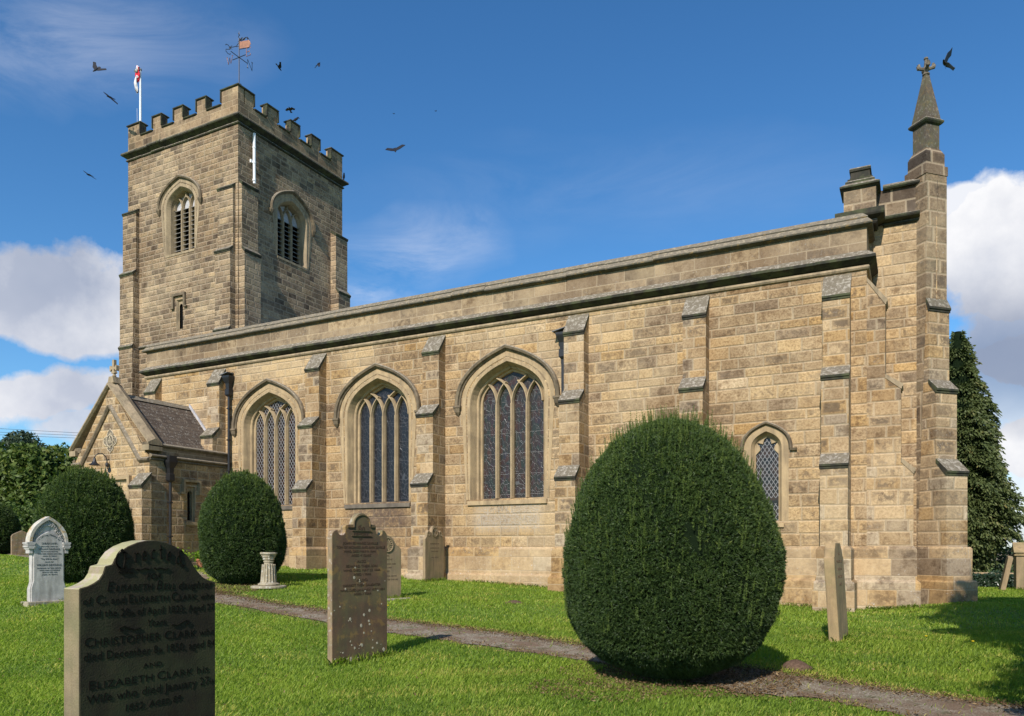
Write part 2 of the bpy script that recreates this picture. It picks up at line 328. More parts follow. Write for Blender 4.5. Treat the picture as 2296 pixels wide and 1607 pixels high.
# foliage: leaf colour varies leaf by leaf through a mesh attribute
def leaf_mat(name, c1, c2, c3=None, trans=.25, rough=.55, spec=.3):
    m = bpy.data.materials.new(name); m.use_nodes = True; t = m.node_tree; t.nodes.clear(); N = NT(t)
    o = N.add('ShaderNodeOutputMaterial'); at = N.add('ShaderNodeAttribute', attribute_name='tone')
    f = at.outputs['Fac']
    st = [(0, c1), (.75, c2), (1, c3 or c2)]
    c = N.ramp(f, st)
    b = N.add('ShaderNodeBsdfPrincipled'); N.l.new(c, b.inputs['Base Color']); b.inputs['Roughness'].default_value = rough; b.inputs['Specular IOR Level'].default_value = spec
    tr = N.add('ShaderNodeBsdfTranslucent'); N.l.new(N.mix(1, c, (1.0, 1.25, .5), 'MULTIPLY'), tr.inputs['Color'])
    mx = N.add('ShaderNodeMixShader'); mx.inputs[0].default_value = trans
    N.l.new(b.outputs[0], mx.inputs[1]); N.l.new(tr.outputs[0], mx.inputs[2]); N.l.new(mx.outputs[0], o.inputs[0])
    return m
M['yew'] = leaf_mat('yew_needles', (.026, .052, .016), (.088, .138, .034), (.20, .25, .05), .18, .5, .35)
M['shoot'] = leaf_mat('young_yew_shoots', (.07, .12, .03), (.16, .21, .045), (.28, .30, .07), .25)
M['broad'] = leaf_mat('broadleaf_foliage', (.04, .075, .014), (.12, .165, .032), (.21, .22, .05), .25)
M['pine'] = leaf_mat('pine_foliage', (.025, .045, .022), (.06, .085, .045), (.08, .10, .05), .12)
M['cypress'] = leaf_mat('cypress_foliage', (.035, .055, .018), (.10, .125, .04), (.20, .17, .06), .15)
M['grass'] = leaf_mat('grass_blades', (.135, .24, .028), (.36, .455, .062), (.58, .50, .14), .42, .5, .25)
M['ivy'] = leaf_mat('ivy_leaves', (.012, .03, .014), (.045, .075, .04), (.12, .14, .10), .1, .35, .5)
M['plant'] = leaf_mat('bedding_leaves', (.10, .20, .02), (.22, .34, .03), (.34, .44, .06), .3)
M['litter'] = leaf_mat('fallen_needles', (.09, .055, .028), (.17, .11, .055), (.28, .20, .11), .05, .9, .1)
M['bark'] = simple('bark', (.075, .052, .036), .95, 0, .1, .45, 14, .02)
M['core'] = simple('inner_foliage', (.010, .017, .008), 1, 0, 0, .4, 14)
def lawn_mat():
    m, N, b, o = new_mat('lawn_soil_and_turf'); P = N.add('ShaderNodeNewGeometry').outputs['Position']
    c = N.mix(N.mr(N.noise(P, .8, 4), .4, .62), (.11, .18, .022), (.165, .235, .034))
    c = N.mix(N.m('MULTIPLY', N.mr(N.noise(P, 14, 4, .7), .45, .65), .4), c, (.06, .09, .02))
    far = N.mr(N.vm('LENGTH', P), 60, 140)
    c = N.mix(far, c, N.mix(N.mr(N.noise(P, .012, 1), .48, .52), (.085, .13, .04), (.26, .20, .12)))
    col_in(N, b, c); N.l.new(N.bump(N.noise(P, 22, 4, .7), 1, .03), b.inputs['Normal']); return m
M['lawn'] = lawn_mat()
def gravel_mat():
    m, N, b, o = new_mat('gravel_path'); P = N.add('ShaderNodeNewGeometry').outputs['Position']
    v = N.add('ShaderNodeTexVoronoi', feature='F1'); N.l.new(P, v.inputs['Vector']); v.inputs['Scale'].default_value = 75
    h = N.xyz(v.outputs['Color'])[0]
    c = N.ramp(h, [(0, (.17, .13, .09)), (.4, (.26, .21, .15)), (.8, (.35, .29, .21)), (1, (.52, .47, .38))])
    lt = N.mr(N.noise(P, 1.7, 6, .7), .44, .58)
    c = N.mix(N.m('MULTIPLY', lt, .75), c, N.mix(N.noise(P, 40, 3), (.13, .08, .05), (.24, .145, .085)))
    c = N.mix(N.m('MULTIPLY', N.mr(N.noise(P, 3.3, 5, .65), .56, .66), .5), c, (.06, .09, .02))
    col_in(N, b, c); N.l.new(N.bump(N.m('ADD', v.outputs['Distance'], N.noise(P, 30, 3)), 1, .012), b.inputs['Normal']); return m
M['gravel'] = gravel_mat()

# ------------------------------------------------------------------ object helpers
def tag(o, label=None, cat=None, group=None, kind=None):
    if label: o['label'] = label
    if cat: o['category'] = cat
    if group: o['group'] = group
    if kind: o['kind'] = kind
    return o
def empty(name, loc=(0, 0, 0), rz=0., parent=None):
    o = bpy.data.objects.new(name, None); col.objects.link(o); o.location = loc; o.rotation_euler = (0, 0, rz); o.empty_display_size = .2
    if parent: o.parent = parent
    return o
def link(name, me, mats, parent=None):
    if not isinstance(mats, (list, tuple)): mats = [mats]
    for q in mats: me.materials.append(q)
    o = bpy.data.objects.new(name, me); col.objects.link(o)
    if parent: o.parent = parent
    return o
class MB:
    """collects polygons; build() links them as one mesh"""
    def __init__(s): s.v = []; s.f = []; s.mi = []
    def poly(s, pts, mi=0):
        b = len(s.v); s.v += [tuple(p) for p in pts]; s.f.append(tuple(range(b, b + len(pts)))); s.mi.append(mi); return s
    def grid(s, rows, mi=0, closed=False, caps=False):
        b = len(s.v); n = len(rows[0])
        for r in rows: s.v += [tuple(p) for p in r]
        for i in range(len(rows) - 1):
            for j in range(n if closed else n - 1):
                k = (j + 1) % n
                s.f.append((b + i * n + j, b + i * n + k, b + (i + 1) * n + k, b + (i + 1) * n + j)); s.mi.append(mi)
        if caps:
            s.f.append(tuple(b + j for j in reversed(range(n)))); s.mi.append(mi)
            s.f.append(tuple(b + (len(rows) - 1) * n + j for j in range(n))); s.mi.append(mi)
        return s
    def box(s, x0, x1, y0, y1, z0, z1, mi=0):
        return s.grid([[(x0, y0, z0), (x1, y0, z0), (x1, y1, z0), (x0, y1, z0)], [(x0, y0, z1), (x1, y0, z1), (x1, y1, z1), (x0, y1, z1)]], mi, True, True)
    def prism(s, pts, vec, mi=0):
        vec = Vector(vec); a = [Vector(p) for p in pts]
        return s.grid([a, [p + vec for p in a]], mi, True, True)
    def tube(s, path, r, n=8, mi=0, caps=True):
        P = [Vector(p) for p in path]; rows = []; prev = None
        rr = r if isinstance(r, (list, tuple)) else [r] * len(P)
        for i, p in enumerate(P):
            t = (P[min(i + 1, len(P) - 1)] - P[max(i - 1, 0)]).normalized()
            if prev is None:
                a = t.cross(Vector((0, 0, 1)))
                if a.length < .05: a = t.cross(Vector((1, 0, 0)))
            else: a = prev - t * prev.dot(t)
            a.normalize(); prev = a; b = t.cross(a)
            rows.append([p + (a * math.cos(q) + b * math.sin(q)) * rr[i] for q in [2 * math.pi * k / n for k in range(n)]])
        return s.grid(rows, mi, True, caps)
    def lathe(s, prof, c=(0, 0, 0), n=16, mi=0):
        rows = [[(c[0] + r * math.cos(2 * math.pi * k / n), c[1] + r * math.sin(2 * math.pi * k / n), c[2] + z) for k in range(n)] for r, z in prof]
        return s.grid(rows, mi, True, True)
    def xf(s, mat, start=0):
        for i in range(start, len(s.v)): s.v[i] = tuple(mat @ Vector(s.v[i]))
        return s
    def build(s, name, mats, parent=None, smooth=False, bevel=0):
        me = bpy.data.meshes.new(name); me.from_pydata(s.v, [], s.f)
        me.polygons.foreach_set('material_index', s.mi)
        bm = bmesh.new(); bm.from_mesh(me); bmesh.ops.remove_doubles(bm, verts=bm.verts, dist=1e-5)
        bmesh.ops.recalc_face_normals(bm, faces=bm.faces); bm.to_mesh(me); bm.free()
        if smooth: me.polygons.foreach_set('use_smooth', [True] * len(me.polygons))
        o = link(name, me, mats, parent)
        if bevel:
            md = o.modifiers.new('edge_softening', 'BEVEL'); md.width = bevel; md.segments = 1; md.limit_method = 'ANGLE'; md.angle_limit = R(40)
        return o
def plate(mb, outer, holes, to3, thick, mi=0):
    """flat wall with holes; to3 maps (u, z, depth) to a point"""
    loops = [outer] + holes
    tri = tessellate_polygon([[Vector((p[0], p[1], 0)) for p in L] for L in loops])
    flat = [p for L in loops for p in L]
    for dd in (0, thick):
        b = len(mb.v); mb.v += [tuple(to3(p[0], p[1], dd)) for p in flat]
        for t in tri: mb.f.append(tuple(b + i for i in t)); mb.mi.append(mi)
    for L in [outer]:
        n = len(L)
        for i in range(n):
            a, c = L[i], L[(i + 1) % n]
            mb.poly([to3(*a, 0), to3(*c, 0), to3(*c, thick), to3(*a, thick)], mi)
def sweep(mb, prof, path, closed=False, mi=0, stones=0):
    """prof: (out, z) points; path: plan points walked with the outside on the right"""
    n = len(path); rows = []; ends = []
    for i in range(n):
        p = Vector(path[i]); 
        pa = Vector(path[(i - 1) % n]) if (closed or i > 0) else None; pb = Vector(path[(i + 1) % n]) if (closed or i < n - 1) else None
        d1 = (p - pa).normalized() if pa is not None else None; d2 = (pb - p).normalized() if pb is not None else None
        if d1 is None: d1 = d2
        if d2 is None: d2 = d1
        n1 = Vector((d1.y, -d1.x)); n2 = Vector((d2.y, -d2.x)); mm = (n1 + n2); mm = mm / max(mm.length_squared / 2, .2)
        rows.append([(p.x + mm.x * o, p.y + mm.y * o, z) for o, z in prof])
    if closed: rows.append(rows[0])
    if stones:
        out = [rows[0]]; r_ = random.Random(len(prof) * 7 + int(prof[0][1] * 31))
        for A, B in zip(rows[:-1], rows[1:]):
            L = (Vector(B[0]) - Vector(A[0])).length; k = max(1, int(L / stones))
            cuts = [0] + sorted([(j + r_.uniform(-.25, .25)) / k for j in range(1, k)]) + [1]
            for j in range(k):
                dz, do = r_.gauss(0, .006), r_.gauss(0, .007); d_ = (Vector(B[0]) - Vector(A[0])).normalized(); nn = Vector((d_.y, -d_.x, 0))
                for t in ((cuts[j], cuts[j + 1])):
                    if (t == 0) or (t == 1): out.append(A if t == 0 else B); continue
                    out.append([tuple(Vector(a).lerp(Vector(b), t) + (nn * do + Vector((0, 0, dz))) * (1 if o > .001 else 0)) for a, b, (o, _) in zip(A, B, prof)])
        rows = out
    mb.grid(rows, mi, True, not closed)
def bez(p0, p1, p2, p3, t):
    s = 1 - t
    return (s**3 * p0[0] + 3 * s * s * t * p1[0] + 3 * s * t * t * p2[0] + t**3 * p3[0], s**3 * p0[1] + 3 * s * s * t * p1[1] + 3 * s * t * t * p2[1] + t**3 * p3[1])
def arch(cx, a, spring, rise, sill, n=12, four=True):
    """pointed arch outline from the left foot over the apex to the right foot"""
    if four: c = [(-a, 0), (-a, .60 * rise), (-.46 * a, .84 * rise), (0, rise)]
    else: c = [(-a, 0), (-a, .52 * rise), (-.55 * a, .80 * rise), (0, rise)]
    L = [bez(*c, k / n) for k in range(n + 1)]
    pts = [(-a, sill - spring)] + L + [(-x, z) for x, z in reversed(L[:-1])] + [(a, sill - spring)]
    return [(cx + x, spring + z) for x, z in pts]
def ring_loft(mb, loops, to3, mi=0):
    rows = [[to3(u, z, dd) for u, z in L] for L, dd in loops]
    mb.grid(rows, mi)
def ss(t): t = np.clip(t, 0, 1); return t * t * (3 - 2 * t)
def gz(x, y):
    x = np.asarray(x, float); y = np.asarray(y, float)
    z = .70 * ss(-x / 20.) * ss((y - 5) / 12.) + .2 * ss((x + 1.0) / 2.2) * ss((y - 16) / 4.) * ss((34 - y) / 6)
    z = z + .15 * ss((-x - 14) / 6.) * ss((y - 14) / 4.) + .32 * ss((-x - 23) / 10.)
    return z + .018 * np.sin(x * 1.3 + 1) * np.sin(y * 1.1)
def G(x, y): return float(gz(x, y))

# ------------------------------------------------------------------ ground
def ground():
    xs = np.unique(np.concatenate([np.linspace(-60, 22, 165), np.linspace(-900, -60, 22), np.linspace(22, 900, 22)]))
    ys = np.unique(np.concatenate([np.linspace(-12, 46, 117), np.linspace(-300, -12, 10), np.linspace(46, 1500, 30)]))
    XX, YY = np.meshgrid(xs, ys); ZZ = gz(XX, YY)
    v = np.stack([XX, YY, ZZ], -1).reshape(-1, 3); nx = len(xs)
    f = [(j * nx + i, j * nx + i + 1, (j + 1) * nx + i + 1, (j + 1) * nx + i) for j in range(len(ys) - 1) for i in range(nx - 1)]
    me = bpy.data.meshes.new('ground'); me.from_pydata(v.tolist(), [], f); me.polygons.foreach_set('use_smooth', [True] * len(f))
    return tag(link('ground', me, M['lawn']), kind='structure')
ground()
PU = [(-60, 32.5), (-42.6, 24.3), (-30.1, 19.6), (-24, 17.6), (-21, 16.6), (-19, 16.2), (-17.6, 15.3), (-16.2, 13.7), (-14.5, 12.8), (-10.4, 11.85), (-8.65, 11.5), (-7.6, 11.35), (-6.3, 11.1), (-4.87, 10.8), (-2.9, 9.95), (-1.4, 9.3), (-.8, 9.1), (-.15, 8.8), (.53, 8.5), (1.6, 8.1), (4, 7.0), (9, 4.5)]
PL = [(-60, 28), (-42, 21.7), (-28.5, 17.2), (-23, 15.7), (-21, 15.2), (-19.4, 14.9), (-18.2, 14.2), (-16.8, 12.8), (-13.2, 11.7), (-9.2, 10.6), (-7.55, 10.08), (-6.7, 9.88), (-5.5, 9.7), (-4.0, 9.35), (-2.5, 8.55), (-1.5, 7.98), (-.82, 7.95), (-.47, 7.7), (-.1, 7.45), (.7, 6.7), (3, 5.3), (8, 2.5)]
def path_mesh():
    rows = []
    K = 8
    for i in range(len(PU) - 1):
        for s in range(6):
            t = s / 6; a = [PU[i][k] * (1 - t) + PU[i + 1][k] * t for k in (0, 1)]; b = [PL[i][k] * (1 - t) + PL[i + 1][k] * t for k in (0, 1)]
            j = .07 * math.sin(i * 5.1 + s * 2.2) ; a[1] += j; b[1] += .07 * math.sin(i * 3.7 + s * 1.9)
            rows.append([(a[0] * (1 - k / K) + b[0] * k / K, a[1] * (1 - k / K) + b[1] * k / K) for k in range(K + 1)])
    mb = MB(); mb.grid([[(x, y, G(x, y) + .012) for x, y in r] for r in rows])
    return tag(mb.build('path', M['gravel'], smooth=True), kind='structure')
path_mesh()
pu = np.array(PU); pl = np.array(PL)
def on_path(x, y, pad=0.):
    return (y < np.interp(x, pu[:, 0], pu[:, 1]) + pad) & (y > np.interp(x, pl[:, 0], pl[:, 1]) - pad)

# ------------------------------------------------------------------ foliage builders
rng = np.random.default_rng(11)
def unit(v): return v / np.maximum(np.linalg.norm(v, axis=-1, keepdims=True), 1e-9)
def soup(name, V, nper, tone, mat, parent=None):
    """V: (n, nper, 3) separate small polygons; tone: (n,)"""
    n = len(V); me = bpy.data.meshes.new(name)
    me.vertices.add(n * nper); me.vertices.foreach_set('co', V.reshape(-1).astype(np.float32))
    me.loops.add(n * nper); me.loops.foreach_set('vertex_index', np.arange(n * nper, dtype=np.int32))
    me.polygons.add(n); me.polygons.foreach_set('loop_start', np.arange(0, n * nper, nper, dtype=np.int32))
    me.update(calc_edges=True)
    a = me.attributes.new('tone', 'FLOAT', 'POINT'); a.data.foreach_set('value', np.repeat(np.clip(tone, 0, 1), nper).astype(np.float32))
    return link(name, me, mat, parent)
def frame_from(d):
    h = np.where(np.abs(d[:, 2:3]) < .9, np.array([[0, 0, 1.]]), np.array([[1., 0, 0]]))
    a = unit(np.cross(d, h)); b = np.cross(d, a); return a, b
def needles(P, D, L, W, k, spread, tone):
    """k tapering needles per point fanned about direction D"""
    n = len(P); P = np.repeat(P, k, 0); D = np.repeat(D, k, 0); tn = np.repeat(tone, k) + rng.normal(0, .1, n * k)
    d = unit(D + rng.normal(0, spread, D.shape)); a, b = frame_from(d)
    th = rng.uniform(0, 6.28, (n * k, 1)); s = a * np.cos(th) + b * np.sin(th)
    L = L * rng.uniform(.6, 1.25, (n * k, 1)); W = W * rng.uniform(.7, 1.3, (n * k, 1))
    V = np.stack([P - s * W, P + s * W, P + d * L], 1); return V, tn
PROF = np.array([(.02, .20), (.04, .42), (.085, .72), (.15, .89), (.25, .965), (.38, 1.0), (.50, .99), (.61, .93), (.72, .82), (.81, .70), (.895, .55), (.95, .38), (.985, .2), (1, .0)])
def yew(name, label, loc, h, r, n, size=1., tall=.12, shoots=260, egg=None, group='clipped yew bushes'):
    prof = PROF.copy() if egg is None else np.array(egg)
    root = empty(name, (loc[0], loc[1], G(loc[0], loc[1]) - .03)); tag(root, label, 'bush', group)
    m = MB(); m.tube([(0, 0, -.1), (.03, 0, h * .12), (0, .02, h * .3)], [r * .14, r * .11, r * .08], 9).build('trunk', M['bark'], root)
    # dark inner mass
    nz, na = 26, 40; rows = []
    for i in range(nz + 1):
        z = .03 + (.955 - .03) * i / nz; rr = np.interp(z, prof[:, 0], prof[:, 1]) * r * .93
        rows.append([(rr * math.cos(a) * (1 + .03 * math.sin(3 * a + z * 9)), rr * math.sin(a) * (1 + .03 * math.sin(3 * a + z * 9)), z * h) for a in [2 * math.pi * k / na for k in range(na)]])
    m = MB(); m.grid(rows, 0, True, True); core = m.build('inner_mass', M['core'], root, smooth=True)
    # surface sampling by area
    zz = np.linspace(.02, 1, 400); rr = np.interp(zz, prof[:, 0], prof[:, 1]) * r
    dl = np.sqrt((np.gradient(rr)) ** 2 + (np.gradient(zz) * h) ** 2); wgt = rr * dl + 1e-6; cdf = np.cumsum(wgt); cdf /= cdf[-1]
    t = np.interp(rng.random(n), cdf, zz); a = rng.uniform(0, 2 * np.pi, n)
    rad = np.interp(t, prof[:, 0], prof[:, 1]) * r; dr = (np.interp(t + .01, prof[:, 0], prof[:, 1]) - np.interp(t - .01, prof[:, 0], prof[:, 1])) * r / (.02 * h)
    lump = 1 + .022 * np.sin(3 * a + 7 * t + loc[0]) + .016 * np.sin(7 * a - 12 * t) + .012 * np.sin(11 * a - 17 * t) + .012 * np.sin(23 * a + 31 * t)
    # leaves stand at several depths so that gaps between tufts read dark
    dep = rng.beta(1.2, 2.2, n) * .085
    rad = rad * lump - dep * (1 + 0 * r) * np.where(t < .2, 1.5, 1)
    Pn = np.stack([rad * np.cos(a), rad * np.sin(a), t * h - dep * .3], 1)
    Nn = unit(np.stack([np.cos(a), np.sin(a), -dr], 1))
    D = unit(Nn + np.array([[0, 0, .35]]) + rng.normal(0, .25, (n, 3)))
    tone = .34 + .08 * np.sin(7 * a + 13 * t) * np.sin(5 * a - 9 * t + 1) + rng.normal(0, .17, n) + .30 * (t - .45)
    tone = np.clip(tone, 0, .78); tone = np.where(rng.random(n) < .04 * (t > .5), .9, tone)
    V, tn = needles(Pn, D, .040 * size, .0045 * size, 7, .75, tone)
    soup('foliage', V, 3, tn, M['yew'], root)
    # upright young shoots, denser towards the top
    if shoots:
        ntop = shoots // 3
        t = np.concatenate([1 - rng.beta(1.15, 2.0, shoots) * .85, 1 - np.abs(rng.normal(0, .07, ntop))]); ns = shoots + ntop; a = rng.uniform(0, 2 * np.pi, ns); top = np.arange(ns) >= shoots
        rad = np.interp(t, prof[:, 0], prof[:, 1]) * r * 1.0
        B = np.stack([rad * np.cos(a), rad * np.sin(a), t * h - .04], 1)
        Vs, Ts = [], []
        hgt = tall * rng.uniform(.4, 1.35, ns) * np.where(top, 1.0, .8); tb = np.where(top, .55, .18 + .3 * rng.random(ns))
        for k in range(12):
            f = k / 11; Pk = B + np.stack([np.cos(a) * (.02 + .02 * f), np.sin(a) * (.02 + .02 * f), hgt * f], 1)
            V, tn = needles(Pk, np.tile([[0, 0, .7]], (ns, 1)) + np.stack([np.cos(a) * .35, np.sin(a) * .35, 0 * a], 1), .024 * size * (1.2 - .6 * f), .0044 * size, 7, .75, tb)
            Vs.append(V); Ts.append(tn)
        soup('young_shoots', np.concatenate(Vs), 3, np.concatenate(Ts), M['shoot'], root)
    return root
def leaf_cards(C, size, nrm_bias, tone):
    n = len(C); d = unit(rng.normal(0, 1, (n, 3)) + nrm_bias); a, b = frame_from(d)
    th = rng.uniform(0, 6.28, (n, 1)); u = a * np.cos(th) + b * np.sin(th); v = np.cross(d, u)
    s = size * rng.uniform(.6, 1.3, (n, 1))
    V = np.stack([C - u * s, C + v * s * .45 - u * s * .1, C + u * s, C - v * s * .45 - u * s * .1], 1)
    return V, tone
def crown_tree(name, label, loc, trunk_h, lobes, n, leaf, mat, cat='tree', group=None, trunk_r=.2, tone0=.35, core=True, shell=.55):
    """lobes: (dx, dy, z, rx, ry, rz)"""
    root = empty(name, (loc[0], loc[1], G(loc[0], loc[1]) - .05)); tag(root, label, cat, group)
    m = MB(); m.tube([(0, 0, -.2), (.05, .03, trunk_h * .5), (0, 0, trunk_h)], [trunk_r, trunk_r * .8, trunk_r * .6], 10)
    for (dx, dy, z, rx, ry, rz) in lobes:
        m.tube([(0, 0, min(trunk_h * .7, z * .6)), (dx * .5, dy * .5, (min(trunk_h, z * .8) + z) / 2), (dx, dy, z + rz * .3)], [trunk_r * .5, trunk_r * .3, .02], 6)
    m.build('trunk', M['bark'], root, smooth=True)
    vols = np.array([l[3] * l[4] + l[5] * l[3] for l in lobes]); cnt = (n * vols / vols.sum()).astype(int)
    Vs, Ts = [], []
    for (dx, dy, z, rx, ry, rz), c in zip(lobes, cnt):
        d = unit(rng.normal(0, 1, (c, 3))); rr = (shell + (1 - shell) * rng.random(c) ** .6) * (1 + .10 * np.sin(d[:, 0] * 9 + z) * np.sin(d[:, 2] * 8 + d[:, 1] * 7))
        # leaves bunch in clumps with gaps between
        cl = np.sin(d[:, 0] * 13 + d[:, 1] * 5 + dx) * np.sin(d[:, 1] * 12 + z) * np.sin(d[:, 2] * 13 + dy)
        keep = cl > -.16 + .1 * rng.random(c); d = d[keep]; rr = rr[keep]; cl = cl[keep]
        C = np.array([[dx, dy, z]]) + d * rr[:, None] * np.array([[rx, ry, rz]])
        V, t = leaf_cards(C, leaf, d * .9, tone0 + cl * .5 + rng.normal(0, .18, len(C))); Vs.append(V); Ts.append(t)
    soup('crown', np.concatenate(Vs), 4, np.concatenate(Ts), mat, root)
    return root
# ================================================================== CHURCH
church = empty('church', (-13, 20.26, .3)); tag(church, 'sandstone village church with square battlemented tower and buttressed nave', 'church')
church.location = (0, 0, 0)
def part(mb, name, mats, parent=None, label=None, **k):
    o = mb.build(name, mats, parent or church, **k)
    if label: o['label'] = label
    return o
YS = 20.26; XW = -26.82; XE = -1.03
S3 = lambda Y: (lambda u, z, dd: (u, Y + dd, z))          # south wall
E3 = lambda X: (lambda u, z, dd: (X - dd, u, z))          # east wall, u runs north
WIN = [(-20.325, 1.25, 5.83, 1.19, 3.0, 'glass'), (-15.55, 1.25, 5.83, 1.20, 2.97, 'glass_blue'), (-10.77, 1.265, 5.84, 1.21, 2.95, 'glass_fig')]
LAN = (-3.345, .375, 4.0, .43, 2.15)
def circ_arc(x0, z0, r, sgn, n=14, mx=1.25):
    return [(x0 + sgn * (r - r * math.cos(t)), z0 + r * math.sin(t)) for t in [mx * k / n for k in range(n + 1)]]
def bar(mb, path2, to3, w, d0, d1, mi=0):
    """chamfered stone bar following path2 in the plane, from depth d0 (front) to d1"""
    n = len(path2); rows = []
    for i in range(n):
        p = Vector(path2[i]); a = Vector(path2[max(i - 1, 0)]); c = Vector(path2[min(i + 1, n - 1)]); t = (c - a).normalized(); q = Vector((-t.y, t.x))
        rows.append([to3(*(p + q * o), dd) for o, dd in [(-w / 2, d1), (-w / 2, (d0 + d1) * .5), (-w * .17, d0), (w * .17, d0), (w / 2, (d0 + d1) * .5), (w / 2, d1)]])
    mb.grid(rows, mi, True, True)
def big_window(cx, a, spring, rise, sill, glass, to3, cols=4, label=None, hood_drop=0., lattice=False, name='window', arcs=True, deep=1., frame_mat='dressed', boards=False, hood_w=.49, sill_mat='dressed'):
    outer = arch(cx, a, spring, rise, sill)
    # dressed surround, a hair proud of the wall
    o2 = arch(cx, a + .30, spring, rise + .27, sill); i2 = arch(cx, a, spring, rise, sill)
    jam = arch(cx, a + .13, spring, rise + .27, sill)
    m = MB()
    # ring above spring wide, narrower jambs
    ring = []
    for k, (p, q) in enumerate(zip(i2, o2)):
        if k in (0, len(i2) - 1): q = jam[k]
        ring.append((p, q))
    lp = lambda p, q, t: (p[0] + (q[0] - p[0]) * t, p[1] + (q[1] - p[1]) * t)
    rows = [[to3(*p, -.004), to3(*lp(p, q, .36), -.004), to3(*lp(p, q, .40), .028), to3(*lp(p, q, .47), .028), to3(*lp(p, q, .52), -.012), to3(*q, -.012), to3(*q, .03)] for p, q in ring]
    m.grid(rows)
    # reveal in stepped hollows
    D = deep
    steps = [(0, -.004), (.015, .02), (.10, .235 * D), (.13, .245 * D), (.155, .27 * D), (.17, .355 * D), (.225, .375 * D), (.24, .47 * D)]
    loops = [(arch(cx, a - i, spring, rise - i * 1.02, sill), dd) for i, dd in steps]
    ring_loft(m, loops, to3)
    fr = part(m, name, M[frame_mat], label=label)
    gi = a - .24; gr = rise - .245; gd = .44 * D
    # sill slab with a weathered top
    m = MB(); x0, x1 = cx - a - .07, cx + a + .07
    m.prism([to3(x0, sill - .17, -.06), to3(x0, sill - .05, -.06), to3(x0, sill + .05, .47 * D), to3(x0, sill - .17, .47 * D)], Vector(to3(x1, 0, 0)) - Vector(to3(x0, 0, 0)))
    m.build('sill', M[sill_mat], fr)
    # hood mould on corbels
    if hood_w:
        oh = [(.33, 0), (.33, .035), (.37, .06), (.385, .115), (.455, .14), (hood_w, .11), (hood_w, 0)]
        hl = [arch(cx, a + o, spring, rise + o * .97, spring - hood_drop) for o, _ in oh]
        rows = []
        for k in range(len(hl[0])): rows.append([to3(*hl[j][k], -oh[j][1]) for j in range(len(oh))])
        m = MB(); m.grid(rows, 0, True, True)
        for sx in (-1, 1):
            xc = cx + sx * (a + .415); z1 = spring - hood_drop
            rows = []
            for z, hw, pr in [(0, .125, .16), (-.06, .125, .17), (-.08, .105, .15), (-.2, .085, .11), (-.30, .02, .03)]:
                rows.append([to3(xc - hw, z1 + z, .0), to3(xc - hw, z1 + z, -pr * .75), to3(xc, z1 + z, -pr), to3(xc + hw, z1 + z, -pr * .75), to3(xc + hw, z1 + z, .0)])
            m.grid(rows, 0, True, True)
        m.build('hood_mould', M['hood'], fr)
    # tracery
    if cols > 1:
        m = MB(); W = 2 * gi / cols; Rr = .87 * (W / .505) if arcs else .6
        top = lambda x: max([z for q, z in arch(cx, gi, spring, gr, sill, 24) if abs(q - x) < .06] or [spring + gr])
        prof = arch(cx, gi + .03, spring, gr + .03, sill, 30)
        px_ = [p[0] for p in prof[1:-1]]; pz_ = [p[1] for p in prof[1:-1]]
        lim = lambda x: float(np.interp(x, px_, pz_, left=spring, right=spring))
        for k in range(1, cols):
            x = cx - gi + W * k
            bar(m, [(x, sill + .04), (x, spring)], to3, .115, gd - .17, gd + .03)
        for k in range(0, cols + 1):
            x = cx - gi + W * k
            for sg in (-1, 1):
                if (k == 0 and sg < 0) or (k == cols and sg > 0): continue
                pts = []
                for p in circ_arc(x, spring, Rr, sg, 18, 1.2):
                    pts.append(p)
                    if abs(p[0] - cx) > gi or p[1] > lim(p[0]): break
                    if (k in (0, cols) or (k, sg) in ((1, 1), (cols - 1, -1))) and abs(p[0] - x) > W * .54: break
                bar(m, pts, to3, .085, gd - .15 + .004 * (sg + k * .3), gd + .03)
        m.build('tracery', M['tracery'], fr)
    # glazing
    m = MB(); m.prism([to3(cx - gi - .02, sill, gd), to3(cx + gi + .02, sill, gd), to3(cx + gi + .02, spring + gr, gd), to3(cx - gi - .02, spring + gr, gd)], Vector(to3(0, 0, .02)) - Vector(to3(0, 0, 0)))
    m.build('glass', M[glass], fr)
    if lattice:
        lattice_grid(cx - gi, cx + gi, sill + .02, spring + gr - .03, to3, gd - .03, fr, lattice)
    return fr
def lattice_grid(x0, x1, z0, z1, to3, dd, parent, pitch):
    """diamond lead lattice standing just in front of the glass"""
    m = MB(); w_ = .0056; pw, ph = pitch
    sl = ph / pw; H = z1 - z0
    def strip(xa, za, xb, zb):
        t = Vector((xb - xa, zb - za)); L = t.length
        if L < .02: return
        q = Vector((-t.y, t.x)) / L * w_
        m.prism([to3(xa - q.x, za - q.y, dd), to3(xb - q.x, zb - q.y, dd), to3(xb + q.x, zb + q.y, dd), to3(xa + q.x, za + q.y, dd)], Vector(to3(0, 0, .008)) - Vector(to3(0, 0, 0)))
    k = -int(H / ph) - 2
    while x0 + k * pw < x1 + H / sl + pw:
        for sg in (1, -1):
            xs = x0 + k * pw if sg > 0 else x0 + k * pw
            # line x = xs + (z - z0)/sl * sg clipped to the box
            za, zb = z0, z1
            X_ = lambda z: xs + (z - z0) / sl * sg
            Zi = lambda x: z0 + (x - xs) * sl * sg
            lo, hi = (x0, x1)
            zs_ = sorted([Zi(lo), Zi(hi)]); za = max(za, zs_[0]); zb = min(zb, zs_[1])
            if zb > za: strip(X_(za), za, X_(zb), zb)
        k += 1
    m.build('lead_lattice', M['came'], parent)

